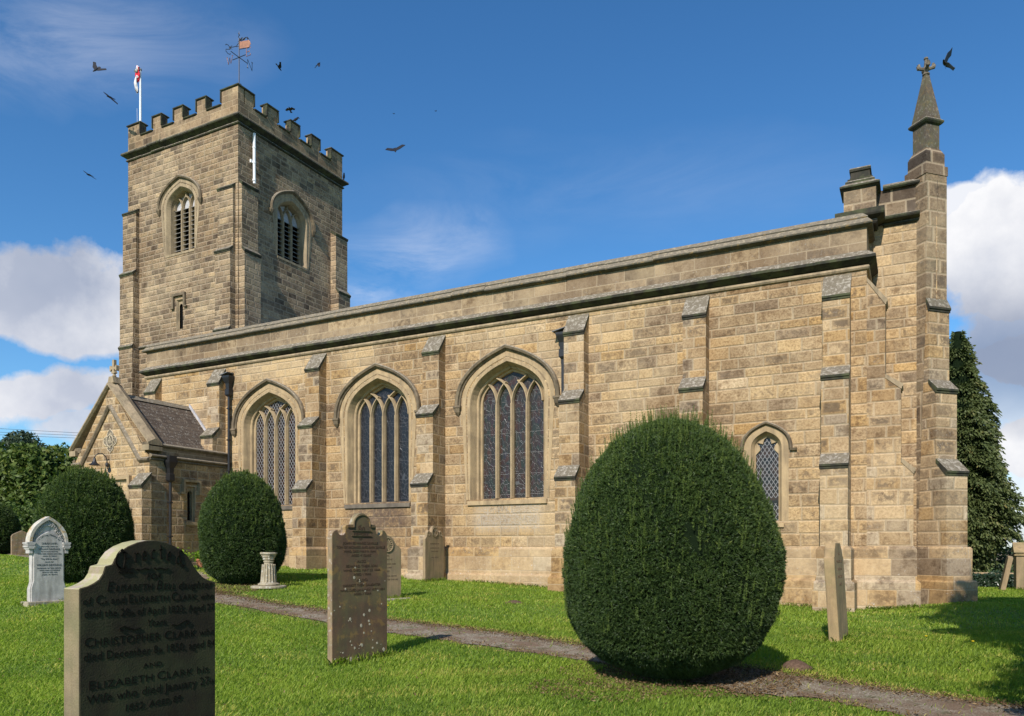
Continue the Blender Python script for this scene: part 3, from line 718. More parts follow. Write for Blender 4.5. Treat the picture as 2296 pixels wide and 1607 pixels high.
# --- nave wall with window openings
holes = [arch(cx, a + .0, sp, r, sl) for cx, a, sp, r, sl, _ in WIN] + [arch(LAN[0], LAN[1], LAN[2], LAN[3], LAN[4])]
m = MB(); plate(m, [(XW, -.4), (XE, -.4), (XE, 8.3), (XW, 8.3)], holes, S3(YS), .5)
m.box(XE - .5, XE - .001, YS + .502, 21.6, -.4, 8.3); m.box(XW, XW + .5, YS + .502, 23, -.4, 8.3)
m.box(XW + .5, XE - .5, 29.5, 30, -.4, 9.2)
part(m, 'nave_wall', M['nave'])
m = MB(); m.box(XW, XE, YS + .003, YS + .42, 8.3, 9.2); m.box(XE - .42, XE, YS + .421, 21.6, 8.3, 9.2); m.box(XW, XW + .42, YS + .421, 24, 8.3, 9.2)
part(m, 'parapet', M['parapet'])
pth = [(XW, 24), (XW, YS), (XE, YS), (XE, 21.4)]
pth2 = pth
STR = [(0, 8.255), (.05, 8.27), (.17, 8.345), (.205, 8.36), (.205, 8.425), (.0, 8.60)]
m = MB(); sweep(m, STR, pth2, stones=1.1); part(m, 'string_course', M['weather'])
m = MB(); sweep(m, [(0, 8.13), (.045, 8.14), (.07, 8.18), (.05, 8.23), (.0, 8.252)], pth2); part(m, 'string_roll', M['dressed_grey'])
COP = [(-.42, 9.14), (0, 9.14), (.015, 9.155), (.11, 9.185), (.13, 9.20), (.13, 9.235), (.02, 9.37), (.03, 9.38), (.03, 9.40), (-.10, 9.54), (-.30, 9.54), (-.42, 9.40)]
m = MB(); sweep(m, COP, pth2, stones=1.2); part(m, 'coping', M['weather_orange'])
m = MB(); m.poly([(XW + .4, 20.6, 9.1), (XE - .4, 20.6, 9.1), (XE - .4, 24.8, 9.75), (XW + .4, 24.8, 9.75)]); m.poly([(XW + .4, 24.8, 9.75), (XE - .4, 24.8, 9.75), (XE - .4, 29.6, 9.1), (XW + .4, 29.6, 9.1)])
part(m, 'roof', M['lead'])
# --- big windows
big_window(*WIN[0][:5], 'glass', S3(YS), label='clear diamond-leaded four-light window', lattice=(.125, .195), sill_mat='sill_dark')
big_window(*WIN[1][:5], 'glass_blue', S3(YS), label='dark stained glass window with a blackened sill', sill_mat='sill_dark')
big_window(*WIN[2][:5], 'glass_fig', S3(YS), label='stained glass window with saints in the middle lights')
def lancet(cx, a, sp, rise, sill, to3):
    m = MB(); o2 = arch(cx, a + .17, sp, rise + .17, sill, 10, False); i2 = arch(cx, a, sp, rise, sill, 10, True)
    m.grid([[to3(*p, -.004), to3(*q, -.004), to3(*q, .03)] for p, q in zip(i2, o2)])
    steps = [(0, -.004), (.01, .02), (.06, .10), (.065, .14), (.095, .16), (.10, .25)]
    ring_loft(m, [(arch(cx, a - i, sp, rise - i, sill, 10), dd) for i, dd in steps], to3)
    fr = part(m, 'window', M['dressed'], label='small single-light window with a lattice, beside the round yew')
    m = MB(); m.prism([to3(cx - a - .06, sill - .15, -.05), to3(cx - a - .06, sill - .05, -.05), to3(cx - a - .06, sill + .03, .25), to3(cx - a - .06, sill - .15, .25)], Vector(to3(2 * a + .12, 0, 0)) - Vector(to3(0, 0, 0)))
    m.build('sill', M['dressed'], fr)
    oh = [(.17, 0), (.17, .03), (.20, .08), (.24, .09), (.265, .06), (.265, 0)]
    hl = [arch(cx, a + o, sp, rise + o * .95, sp - .03, 10) for o, _ in oh]
    m = MB(); m.grid([[to3(*hl[j][k], -oh[j][1]) for j in range(len(oh))] for k in range(len(hl[0]))], 0, True, True)
    for sx in (-1, 1):
        x0 = cx + sx * (a + .20); x1 = cx + sx * (a + .37); x0, x1 = min(x0, x1), max(x0, x1)
        m.prism([to3(x0, sp - .09, 0), to3(x0, sp - .09, -.07), to3(x0, sp - .035, -.10), to3(x0, sp - .028, 0)], Vector(to3(x1 - x0, 0, 0)) - Vector(to3(0, 0, 0)))
    m.build('hood_mould', M['hood'], fr)
    # cusped trefoil head
    m = MB(); gi = a - .10
    def blade(pts, d0, d1): m.prism([to3(x, z, d0) for x, z in pts], Vector(to3(0, 0, d1)) - Vector(to3(0, 0, d0)))
    for sg in (-1, 1):
        pts = [(cx + sg * gi * 1.08, sp - .16), (cx + sg * gi * 1.08, sp + rise * .42)]
        for t in range(0, 9):
            q = t / 8 * 1.9; pts.append((cx + sg * (gi * .98 - .11 * math.sin(q) * .9), sp + rise * .40 - q * .105))
        blade(pts, .17, .25)
        pts = [(cx + sg * gi * .95, sp + rise * .42), (cx, sp + rise - .06), (cx, sp + rise * .70), (cx + sg * .07, sp + rise * .60), (cx + sg * .10, sp + rise * .38), (cx + sg * .10, sp + rise * .30)]
        blade(pts, .172, .252)
    m.build('tracery', M['tracery'], fr)
    m = MB(); m.prism([to3(cx - gi - .01, sill, .24), to3(cx + gi + .01, sill, .24), to3(cx + gi + .01, sp + rise - .08, .24), to3(cx - gi - .01, sp + rise - .08, .24)], Vector(to3(0, 0, .02)) - Vector(to3(0, 0, 0)))
    m.prism([to3(cx - gi, sill + .47, .215), to3(cx + gi, sill + .47, .215), to3(cx + gi, sill + .60, .215), to3(cx - gi, sill + .60, .215)], Vector(to3(0, 0, .02)) - Vector(to3(0, 0, 0)))
    m.build('glass', M['glass'], fr)
    lattice_grid(cx - gi, cx + gi, sill + .02, sp + rise * .65, to3, .222, fr, (.105, .165))
    return fr
lancet(*LAN, S3(YS))
# --- buttresses of the nave
def gable_cap(m, to, w, p0, p1, z_nose, z_top, ov=.045):
    """sloped weathering from projection p1 (nose) back to p0, moulded nose"""
    pr = [(p0, z_top - .10), (p1, z_nose - .115), (p1 + .02, z_nose - .11), (p1 + .02, z_nose - .07), (p1 + ov, z_nose - .05), (p1 + ov, z_nose), (p0, z_top)]
    m.prism([to(-w / 2 - ov * .35, o, z) for o, z in pr], Vector(to(w / 2 + ov * .35, 0, 0)) - Vector(to(-w / 2 - ov * .35, 0, 0)))
def buttress(to, w, stages, base, label=None, mat='buttress', cap='weather'):
    """stages from the top: (projection, z_nose, z where the weathering dies, inner projection)"""
    m = MB(); caps = []; z1 = stages[0][1] - .125
    top = stages[0][1] - .125; prof = [(0, base), (stages[-1][0], base)]
    for i in range(len(stages) - 1, -1, -1):
        p, zn, zd, pin = stages[i]; prof.append((p, zn - .118))
        prof += [(pin, zd - .104)]
        c = MB(); gable_cap(c, to, w, pin, p, zn, zd)
        caps.append(c)
    m.prism([to(-w / 2, o, z) for o, z in prof], Vector(to(w / 2, 0, 0)) - Vector(to(-w / 2, 0, 0)))
    o = part(m, 'buttress', M[mat], label=label)
    for c in caps: c.build('weathering', M[cap], o)
    return o
BST = [(.37, 7.53, 8.10, 0.), (.70, 5.57, 5.90, .37), (.98, 3.43, 3.76, .70)]
def toS(xc, Y): return lambda u, o, z: (xc + u, Y - o, z)
def toE(yc, X): return lambda u, o, z: (X + o, yc + u, z)
PLB = []
for xe in (-25.948, -22.469, -17.691, -12.926, -8.154, -4.777, -1.375):
    st = BST if xe < -3 else [(.42, 7.50, 8.10, 0.), (.72, 5.54, 5.80, .42), (.98, 3.43, 3.70, .72)]
    if xe == -25.948: st = [(.30, 7.53, 8.10, 0.)]
    if xe == -22.469: st = [(.30, 7.53, 8.10, 0), (.6, 5.57, 5.9, .3)]
    b = -.3
    buttress(toS(xe - .30, YS), .6, st, b)
    if xe > -20: PLB.append((xe - .6, xe, .98))
# east angle buttress (projects east, flush with the south wall)
buttress(toE(YS + .32, XE), .62, [(.40, 7.36, 7.95, 0.), (.73, 5.33, 5.60, .40), (.99, 3.33, 3.60, .73)], -.3, cap='dressed_grey')
# --- plinth, stepped out in two courses round every buttress
def plinth_path(gr):
    p = [(XW, 23), (XW, YS)]
    for x0, x1, pr in PLB: p += [(x0, YS), (x0, YS - pr), (x1, YS - pr), (x1, YS)]
    p += [(XE + .99, YS), (XE + .99, YS + .63), (XE, YS + .63), (XE, 21.2)]
    return p
m = MB(); sweep(m, [(0.002, .5), (.075, .5), (.075, 1.44), (.06, 1.47), (.002, 1.52)], plinth_path(0)); sweep(m, [(0.002, -.4), (.15, -.4), (.15, .66), (.13, .69), (.076, .73), (.002, .73)], plinth_path(0))
part(m, 'plinth', M['plinth'])
# --- chancel wall set back behind the nave east end, with its parapet
YC = 21.45; XCE = .47
m = MB(); m.box(-.95, XCE, YC, YC + .6, -.4, 9.55); m.box(XCE - .6, XCE, YC + .6, 29, -.4, 9.55); m.box(XE - .35, -.9, YC + .01, 29, -.4, 9.5)
part(m, 'chancel_wall', M['nave'])
m = MB(); m.box(-1.0, XCE + .01, YC + .02, YC + .5, 9.55, 10.45); m.box(XCE - .5, XCE + .01, YC + .5, 29, 9.55, 10.45)
part(m, 'chancel_parapet', M['sooty'])
cp = [(-.72, YC), (.10, YC)]
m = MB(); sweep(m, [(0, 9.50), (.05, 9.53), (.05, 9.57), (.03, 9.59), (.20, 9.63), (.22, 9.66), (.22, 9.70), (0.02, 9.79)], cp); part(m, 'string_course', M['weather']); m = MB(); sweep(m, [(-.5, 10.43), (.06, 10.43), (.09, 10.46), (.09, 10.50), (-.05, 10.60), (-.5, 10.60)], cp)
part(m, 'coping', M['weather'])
m = MB(); sweep(m, [(0.002, .5), (.075, .5), (.075, 1.44), (.002, 1.52)], [(-.9, YC), (XCE, YC), (XCE, 29)]); sweep(m, [(0.002, -.4), (.15, -.4), (.15, .66), (.002, .73)], [(-.9, YC), (XCE, YC), (XCE, 29)])
part(m, 'plinth', M['plinth'])
# corner pedestal with broken pinnacle
YF = 20.90; bx0, bx1 = -1.585, -.855
m = MB(); m.box(bx0, bx1, YF, YF + .73, 9.6, 10.36)
part(m, 'pedestal', M['pier'], label='squat moulded stone pedestal at the nave east corner')
m = MB(); sq = lambda e: [(bx0 - e, YF - e), (bx1 + e, YF - e), (bx1 + e, YF + .73 + e), (bx0 - e, YF + .73 + e)]
def stack(mb, lv, mi=0):
    rows = [[(x, y, z) for x, y in sq(e)] for e, z in lv]; mb.grid(rows, mi, True, True)
stack(m, [(0, 9.45), (.03, 9.49), (.03, 9.53), (.01, 9.56), (.17, 9.62), (.19, 9.66), (.19, 9.78), (.0, 9.85)])
stack(m, [(.0, 10.355), (.02, 10.39), (.09, 10.42), (.09, 10.46), (-.03, 10.55), (-.03, 10.60), (-.08, 10.64), (-.08, 10.68), (-.13, 10.70), (-.15, 10.84), (-.15, 10.86), (-.12, 10.88), (-.12, 10.94), (-.14, 10.97)])
part(m, 'pedestal_mouldings', M['weather'])
# --- diagonal buttress and pinnacle at the chancel corner
q2 = math.sqrt(.5); wD = .63
C0 = (XCE, YC)
def toD(u, o, z): return (C0[0] + q2 * (u + o) , C0[1] + q2 * (u - o), z)
PZ = [(.055, 7.32, 7.55, -.015), (.275, 5.30, 5.56, .055), (.57, 3.30, 3.62, .275)]; OD = -.36
m = MB(); m.prism([toD(-wD / 2, -.75, -.3), toD(-wD / 2, -.015, -.3), toD(-wD / 2, -.015, 10.6), toD(-wD / 2, -.75, 10.6)], Vector(toD(wD / 2, 0, 0)) - Vector(toD(-wD / 2, 0, 0)))
part(m, 'pinnacle_pier', M['pier'])
buttress(lambda u, o, z: toD(u, o + OD, z), wD + .002, [(p - OD, a, b, q - OD) for p, a, b, q in PZ], -.3, mat='buttress')
def toDp(e):
    a, p = wD / 2 + e, .57 + e
    return [toD(-a, -.4, 0)[:2], toD(-a, p, 0)[:2], toD(a, p, 0)[:2], toD(a, -.4, 0)[:2]]
m = MB()
for e, z0, z1 in [(.075, .5, 1.5), (.15, -.4, .71)]:
    b = toDp(e); m.grid([[(x, y, z0) for x, y in b], [(x, y, z1 - .04) for x, y in b], [(x, y, z1) for x, y in toDp(e - .03)]], 0, True, True)
part(m, 'plinth', M['plinth'])
nc = Vector(toD(0, -.015, 0)).xy + Vector((-q2, q2)) * .32     # centre of the pinnacle
def dsq(hw, z, sh=0.): return [(nc.x + q2 * (a + b), nc.y + q2 * (a - b), z) for a, b in [(-hw, -hw), (-hw, hw), (hw, hw), (hw, -hw)]]
m = MB()
m.grid([dsq(.335, 10.58), dsq(.335, 10.80), dsq(.29, 10.83)], 0, True, True); m.grid([dsq(.285, 10.82), dsq(.285, 11.12), dsq(.215, 11.27)], 0, True, True)
part(m, 'pinnacle_base', M['sooty'], label='orange-lichened stepped base of the pinnacle')
m = MB(); m.grid([dsq(.205, 11.2), dsq(.205, 11.95)], 0, True, True)
pin = part(m, 'pinnacle', M['shaft'], label='tall sooty pinnacle with a spire and cross finial')
m = MB(); m.grid([dsq(.20, 11.86), dsq(.25, 11.89), dsq(.28, 11.93), dsq(.28, 11.97), dsq(.22, 12.03)], 0, True, True); m.build('cornice', M['weather'], pin)
m = MB(); m.grid([dsq(.225, 12.02), dsq(.215, 12.10), dsq(.07, 13.05), dsq(.055, 13.18)], 0, True, True); m.build('spire', M['shaft'], pin)
m = MB(); fc = (nc.x, nc.y, 0)
m.lathe([(.055, 13.17), (.085, 13.19), (.085, 13.22), (.05, 13.25), (.06, 13.32), (.045, 13.45), (.035, 13.56), (.055, 13.58), (.045, 13.62), (.0, 13.64)], fc, 10)
for k in range(4):
    a = math.pi / 4 + k * math.pi / 2 - .5; dx, dy = math.cos(a), math.sin(a)
    m.tube([(fc[0] + dx * .03, fc[1] + dy * .03, 13.33), (fc[0] + dx * .12, fc[1] + dy * .12, 13.35), (fc[0] + dx * .17, fc[1] + dy * .17, 13.37), (fc[0] + dx * .20, fc[1] + dy * .20, 13.42)], [.05, .04, .055, .03], 8)
    m.tube([(fc[0] + dx * .15, fc[1] + dy * .15, 13.38), (fc[0] + dx * .17, fc[1] + dy * .17, 13.46)], [.03, .035], 6)
m.build('finial', M['finial'], pin, smooth=False)

# ================================================================== TOWER
YT = 21.8; TX0, TX1 = -30.06, -23.5; TY1 = 28.0; TZ = 18.2
BS = (-26.80, .855, 15.62, .76, 13.67); BE = (24.78, .87, 15.45, .80, 13.67)
SL = (-26.84, .165, 11.45, .20, 10.50)
m = MB()
plate(m, [(TX0, -.3), (TX1, -.3), (TX1, TZ), (TX0, TZ)], [arch(*BS), [(-27.03, 10.5), (-26.63, 10.5), (-26.63, 11.72), (-27.03, 11.72)]], S3(YT), .6)
plate(m, [(YT + .602, -.3), (TY1, -.3), (TY1, TZ), (YT + .602, TZ)], [arch(*BE)], E3(TX1), .6)
m.box(TX1 - .6, TX1 - .0005, YT + .0005, YT + .6, -.3, TZ)
m.box(TX0, TX0 + .6, YT + .602, TY1, -.3, TZ); m.box(TX0 + .6, TX1 - .6, TY1 - .6, TY1, -.3, TZ); m.box(TX0 + .6, TX1 - .6, YT + .6, TY1 - .6, 18.0, 18.1)
part(m, 'tower_wall', M['tower'])
tp = [(TX0, YT), (TX1, YT), (TX1, TY1), (TX0, TY1)]
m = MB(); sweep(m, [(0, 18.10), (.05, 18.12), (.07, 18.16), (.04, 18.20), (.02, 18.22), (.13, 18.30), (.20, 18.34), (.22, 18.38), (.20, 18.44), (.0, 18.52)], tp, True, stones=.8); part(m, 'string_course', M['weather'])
# lower string and battered offset
m = MB(); sweep(m, [(0, 9.98), (.07, 9.98), (.07, 10.02), (0, 10.10)], [(TX0, YT + 2), (TX0, YT), (-24.9, YT)]); part(m, 'string_course', M['weather'])
# battlements
MS = [(-30.06, -29.28), (-28.45, -27.94), (-27.15, -26.63), (-25.8, -25.28), (-24.4, -23.5)]
ME = [(21.8, 22.59), (23.33, 23.9), (24.67, 25.16), (25.95, 26.44), (27.24, 28.0)]
T = .30
m = MB()
m.box(TX0, TX1, YT, YT + T, TZ + .25, 19.05); m.box(TX1 - T, TX1, YT + T + .001, TY1, TZ + .25, 19.05); m.box(TX0, TX0 + T, YT + T + .001, TY1, TZ + .25, 19.05); m.box(TX0 + T, TX1 - T, TY1 - T, TY1, TZ + .25, 19.05)
part(m, 'battlement_wall', M['tower_parapet'])
def merlon(x0, x1, y0, y1):
    b = MB(); b.box(x0, x1, y0, y1, 19.05, 19.62)
    o = part(b, 'merlon', M['tower_parapet'])
    c = MB(); e = .055
    c.grid([[(x0 - e * k, y0 - e * k, z), (x1 + e * k, y0 - e * k, z), (x1 + e * k, y1 + e * k, z), (x0 - e * k, y1 + e * k, z)] for k, z in [(.2, 19.60), (1, 19.63), (1, 19.67), (-.8, 19.745)]], 0, True, True)
    return o, c
for (a, b_) in MS:
    o, c = merlon(a, b_, YT, YT + T)
    for x in ([b_] if a == TX0 else [a] if b_ == TX1 else [a, b_]): c.box(x - (.05 if x == a else .0) , x + (.05 if x == b_ else 0), YT - .05, YT + T * .6, 19.17, 19.6)
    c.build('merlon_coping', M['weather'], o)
for (a, b_) in ME[1:]:
    o, c = merlon(TX1 - T, TX1, a, b_)
    for y in ([a] if b_ == TY1 else [a, b_]): c.box(TX1 - T * .6, TX1 + .05, y - (.05 if y == a else 0), y + (.05 if y == b_ else 0), 19.17, 19.6)
    c.build('merlon_coping', M['weather'], o)
o, c = merlon(TX1 - T, TX1 - .001, YT + T + .06, 22.59); c.box(TX1 - T * .6, TX1 + .05, 22.59, 22.64, 19.17, 19.6); c.build('merlon_coping', M['weather'], o)
for (a, b_) in MS: 
    o, c = merlon(a, b_, TY1 - T, TY1 - .002) if b_ != TX1 else merlon(a, b_ - T - .06, TY1 - T, TY1 - .002)
    c.build('merlon_coping', M['weather'], o)
for (a, b_) in ME[1:-1]:
    o, c = merlon(TX0, TX0 + T, a, b_); c.build('merlon_coping', M['weather'], o)
e = .055
for i in range(4):
    m = MB(); a, b_ = MS[i][1], MS[i + 1][0]; m.prism([(a + .052, YT - e, 19.07), (a + .052, YT - e, 19.11), (a + .052, YT + T * .5, 19.165), (a + .052, YT + T + e, 19.10), (a + .052, YT + T + .02, 19.04), (a + .052, YT - .01, 19.04)], (b_ - a - .104, 0, 0))
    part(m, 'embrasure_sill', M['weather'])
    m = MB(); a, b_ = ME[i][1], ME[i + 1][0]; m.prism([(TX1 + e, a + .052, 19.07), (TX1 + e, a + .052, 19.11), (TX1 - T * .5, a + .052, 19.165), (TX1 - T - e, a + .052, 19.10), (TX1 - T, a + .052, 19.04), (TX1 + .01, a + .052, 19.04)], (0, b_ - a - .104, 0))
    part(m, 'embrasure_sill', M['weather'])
# tower buttresses
def tower_buttress(to, w, st): buttress(to, w, st, -.3, mat='tower')
tower_buttress(toS(TX1 - .56, YT), .84, [(.13, 15.70, 15.84, 0), (.27, 13.18, 13.34, .13), (.32, 10.06, 10.16, .27)])
tower_buttress(toS(TX0 + .30, YT), .86, [(.16, 15.84, 15.98, 0), (.30, 13.18, 13.34, .16), (.34, 10.06, 10.16, .30)])
tower_buttress(toE(YT + .47, TX1), .84, [(.15, 15.84, 15.98, 0), (.30, 13.18, 13.34, .15), (.34, 10.06, 10.16, .30)])
tower_buttress(toE(TY1 - .40, TX1), .80, [(.30, 15.72, 15.90, 0), (.46, 13.10, 13.30, .30), (.5, 10.06, 10.16, .46)])
# belfry openings
def belfry(b, to3, label):
    cx, a, sp, r, sl = b
    m = MB(); i2 = arch(cx, a, sp, r, sl); o2 = arch(cx, a + .31, sp, r + .31, sl); jm = arch(cx, a + .10, sp, r, sl)
    lp = lambda p, q, t: (p[0] + (q[0] - p[0]) * t, p[1] + (q[1] - p[1]) * t)
    rg = [(p, jm[k] if k in (0, len(i2) - 1) else q) for k, (p, q) in enumerate(zip(i2, o2))]
    m.grid([[to3(*p, -.004), to3(*lp(p, q, .4), -.004), to3(*lp(p, q, .44), .03), to3(*lp(p, q, .52), .03), to3(*lp(p, q, .56), -.012), to3(*q, -.012), to3(*q, .03)] for p, q in rg])
    steps = [(0, -.004), (.02, .02), (.10, .16), (.12, .30), (.14, .42)]
    ring_loft(m, [(arch(cx, a - i, sp, r - i, sl), dd) for i, dd in steps], to3)
    fr = part(m, 'belfry_window', M['dressed_grey'], label=label)
    oh = [(.31, 0), (.31, .03), (.35, .05), (.36, .10), (.42, .13), (.46, .09), (.46, 0)]
    hl = [arch(cx, a + o, sp, r + o * .97, sp) for o, _ in oh]
    m = MB(); m.grid([[to3(*hl[j][k], -oh[j][1]) for j in range(len(oh))] for k in range(len(hl[0]))], 0, True, True)
    for sx in (-1, 1):
        xc = cx + sx * (a + .39)
        m.grid([[to3(xc - hw, sp + z, 0.), to3(xc - hw, sp + z, -pr * .7), to3(xc, sp + z, -pr), to3(xc + hw, sp + z, -pr * .7), to3(xc + hw, sp + z, 0.)] for z, hw, pr in [(.0, .11, .15), (-.06, .10, .15), (-.2, .05, .08), (-.27, .01, .02)]], 0, True, True)
    m.build('hood_mould', M['hood'], fr)
    gi = a - .14; W = 2 * gi / 3; m = MB()
    prof = arch(cx, gi + .03, sp, r - .11, sl, 30); PX = [p[0] for p in prof[1:-1]]; PZ_ = [p[1] for p in prof[1:-1]]
    for k in (1, 2): bar(m, [(cx - gi + W * k, sl), (cx - gi + W * k, sp)], to3, .11, .25, .44)
    for k in range(0, 4):
        x = cx - gi + W * k
        for sg in (-1, 1):
            if (k == 0 and sg < 0) or (k == 3 and sg > 0): continue
            pts = []
            for p in circ_arc(x, sp, .62, sg, 16, 1.3):
                pts.append(p)
                if p[1] > float(np.interp(p[0], PX, PZ_, left=sp, right=sp)) or abs(p[0] - x) > W * .56: break
            bar(m, pts, to3, .075, .27 + .003 * (k + sg), .44)
    bar(m, [(cx, sp + .42), (cx, sp + r - .13)], to3, .08, .272, .44)
    m.build('tracery', M['dressed_grey'], fr)
    m = MB()
    m.prism([to3(cx - gi, sp + .0, .40), to3(cx + gi, sp + .0, .40), to3(cx + gi, sp + r, .40), to3(cx - gi, sp + r, .40)], Vector(to3(0, 0, .02)) - Vector(to3(0, 0, 0))); m.build('boarding', M['white_board'], fr)
    m = MB()
    z = sl + .04
    while z < sp - .02:
        m.prism([to3(cx - gi, z, .30), to3(cx - gi, z + .022, .30), to3(cx - gi, z + .10, .43), to3(cx - gi, z + .078, .43)], Vector(to3(2 * gi, 0, 0)) - Vector(to3(0, 0, 0))); z += .185
    m.build('louvres', M['louvre'], fr)
    m = MB(); m.prism([to3(cx - gi, sl, .50), to3(cx + gi, sl, .50), to3(cx + gi, sp + .0, .50), to3(cx - gi, sp + .0, .50)], Vector(to3(0, 0, .05)) - Vector(to3(0, 0, 0))); m.build('dark_interior', M['void'], fr)
    m = MB(); m.prism([to3(cx - a - .02, sl - .10, -.02), to3(cx - a - .02, sl - .01, -.02), to3(cx - a - .02, sl + .05, .5), to3(cx - a - .02, sl - .10, .5)], Vector(to3(2 * a + .04, 0, 0)) - Vector(to3(0, 0, 0))); m.build('sill', M['dressed_grey'], fr)
belfry(BS, S3(YT), 'louvred belfry opening on the sunlit south face'); belfry(BE, E3(TX1), 'louvred belfry opening on the shaded east face')
# slit with square label
m = MB(); t3 = S3(YT); x0, x1, z0, z1 = -27.03, -26.63, 10.5, 11.72
ring_loft(m, [([(x0, z0), (x0, z1), (x1, z1), (x1, z0)], -.004), ([(x0 + .05, z0), (x0 + .05, z1 - .05), (x1 - .05, z1 - .05), (x1 - .05, z0)], .06), ([(x0 + .05, z0), (x0 + .05, z1 - .05), (x1 - .05, z1 - .05), (x1 - .05, z0)], .12)], t3)
fr = part(m, 'slit_window', M['dressed_grey'], label='narrow slit window low on the tower')
m = MB(); A = arch(-26.83, .10, 11.45, .12, 10.5, 6); plate(m, [(x0 + .05, z0), (x1 - .05, z0), (x1 - .05, z1 - .05), (x0 + .05, z1 - .05)], [A], S3(YT + .08), .02); m.build('slit_surround', M['dressed_grey'], fr)
m = MB(); m.box(x0, x1, YT + .16, YT + .18, z0, z1); m.build('dark_interior', M['void'], fr)
m = MB()
for bx in [(-27.22, -26.44, 11.86, 11.97), (-27.22, -27.12, 11.42, 11.86), (-26.54, -26.44, 11.42, 11.86), (-27.30, -27.12, 11.36, 11.42), (-26.54, -26.36, 11.36, 11.42)]: m.box(bx[0], bx[1], YT - .09, YT, bx[2], bx[3])
m.build('label_mould', M['hood'], fr)
# white rainwater pipe on the tower's east face
m = MB(); m.tube([(TX1 + .10, 22.54, 18.05), (TX1 + .10, 22.54, 16.9)], .058, 12); m.tube([(TX1 + .10, 22.54, 16.9), (TX1 + .10, 22.55, 16.05)], .056, 12)
for z in (17.45, 16.85, 16.15): m.tube([(TX1 + .10, 22.54, z), (TX1 + .10, 22.54, z + .07)], .07, 12)
m.box(TX1, TX1 + .07, 22.40, 22.48, 16.86, 16.98)
part(m, 'downpipe', M['white_paint'], label='short white pipe below the tower battlements', smooth=False)

# ================================================================== PORCH
YP = 17.02; PXE = -22.40; PXW = -26.36; PXM = (PXE + PXW) / 2 - .02
m = MB()
gab = [(PXW, -.3), (PXE, -.3), (PXE, 4.45), (PXM, 7.0), (PXW, 4.45)]
plate(m, gab, [[(-25.15, .4), (-23.75, .4), (-23.75, 2.6), (-24.0, 3.1), (-24.45, 3.35), (-24.9, 3.1), (-25.15, 2.6)]], S3(YP), .45)
plate(m, [(YP + .452, -.3), (YS - .002, -.3), (YS - .002, 4.5), (YP + .452, 4.5)], [[(18.50, 2.40), (18.83, 2.40), (18.83, 3.62), (18.50, 3.62)]], E3(PXE), .45)
m.box(PXW, PXW + .45, YP + .452, YS - .002, -.3, 4.5)
part(m, 'porch_wall', M['porch'])
# parapet of the porch east and west walls with string + coping
for xa in (PXE - .35, PXW):
    m = MB(); m.box(xa, xa + .35, YP + .46, YS - .003, 4.50, 4.86); part(m, 'porch_parapet', M['parapet'])
for pa in ([(PXE, YP - .0), (PXE, YS - .01)], [(PXW, YS - .01), (PXW, YP)]):
    m = MB(); sweep(m, [(-.02, 4.40), (.03, 4.40), (.05, 4.44), (.03, 4.47), (.13, 4.52), (.13, 4.56), (0, 4.62)], pa); part(m, 'porch_string_course', M['hood'])
    m = MB(); sweep(m, [(-.35, 4.84), (.02, 4.84), (.04, 4.87), (.09, 4.90), (.09, 4.94), (-.06, 5.01), (-.35, 5.01)], pa); part(m, 'porch_coping', M['hood'])
# gable coping, raking
sl_ = (7.17 - 4.95) / ((PXE - PXW) / 2 + .1)
m = MB()
for sx in (-1, 1):
    xe = PXM + sx * ((PXE - PXW) / 2 + .12); ze = 4.86
    pa = [(-.05, 0), (-.12, .06), (-.12, .12), (0.16, .26), (.42, .12), (.42, .0)]
    rows = []
    for (x, z) in [(xe, ze), (PXM, 7.0)]: rows.append([(x, YP + o, z + h) for o, h in pa])
    m.grid(rows, 0, True, True)
    m.box(min(xe, xe - sx * .32), max(xe, xe - sx * .32), YP - .10, YP + .42, 4.72, 4.90)   # kneeler
part(m, 'gable_coping', M['dressed_grey'])
m = MB()   # inner raking string following the gable
for sx in (-1, 1):
    pts = [(PXM, 6.33), (PXM + sx * 1.52, 4.40), (PXM + sx * 2.02, 4.40)]
    prs = [(0, -.06), (-.05, -.05), (-.10, .0), (-.10, .05), (0, .10)]
    for p, q in zip(pts[:-1], pts[1:]):
        t = Vector((q[0] - p[0], q[1] - p[1])).normalized(); nn = Vector((-t.y, t.x)); nn = nn if nn.y > 0 else -nn
        m.grid([[(p[0] + nn.x * h, YP + o, p[1] + nn.y * h) for o, h in prs], [(q[0] + nn.x * h, YP + o, q[1] + nn.y * h) for o, h in prs]], 0, True, True)
part(m, 'gable_string', M['hood'])
m = MB()
m.poly([(PXM, YP + .40, 6.78), (PXE - .3, YP + .40, 4.86), (PXE - .3, YS - .001, 4.86), (PXM, YS - .001, 6.78)]); m.poly([(PXM, YP + .40, 6.78), (PXW + .3, YP + .40, 4.86), (PXW + .3, YS - .001, 4.86), (PXM, YS - .001, 6.78)])
part(m, 'porch_roof', M['tiles'])
m = MB(); m.prism([(PXM - .12, YP + .4, 6.70), (PXM, YP + .4, 6.86), (PXM + .12, YP + .4, 6.70)], (0, YS - YP - .41, 0)); part(m, 'roof_ridge', M['hood'])
m = MB()   # lead flashing against the nave wall
m.prism([(PXM + .05, YS - .06, 6.82), (PXE - .3, YS - .06, 4.92), (PXE - .3, YS - .06, 5.06), (PXM + .05, YS - .06, 6.94)], (0, .055, 0)); part(m, 'lead_flashing', M['white_board'])
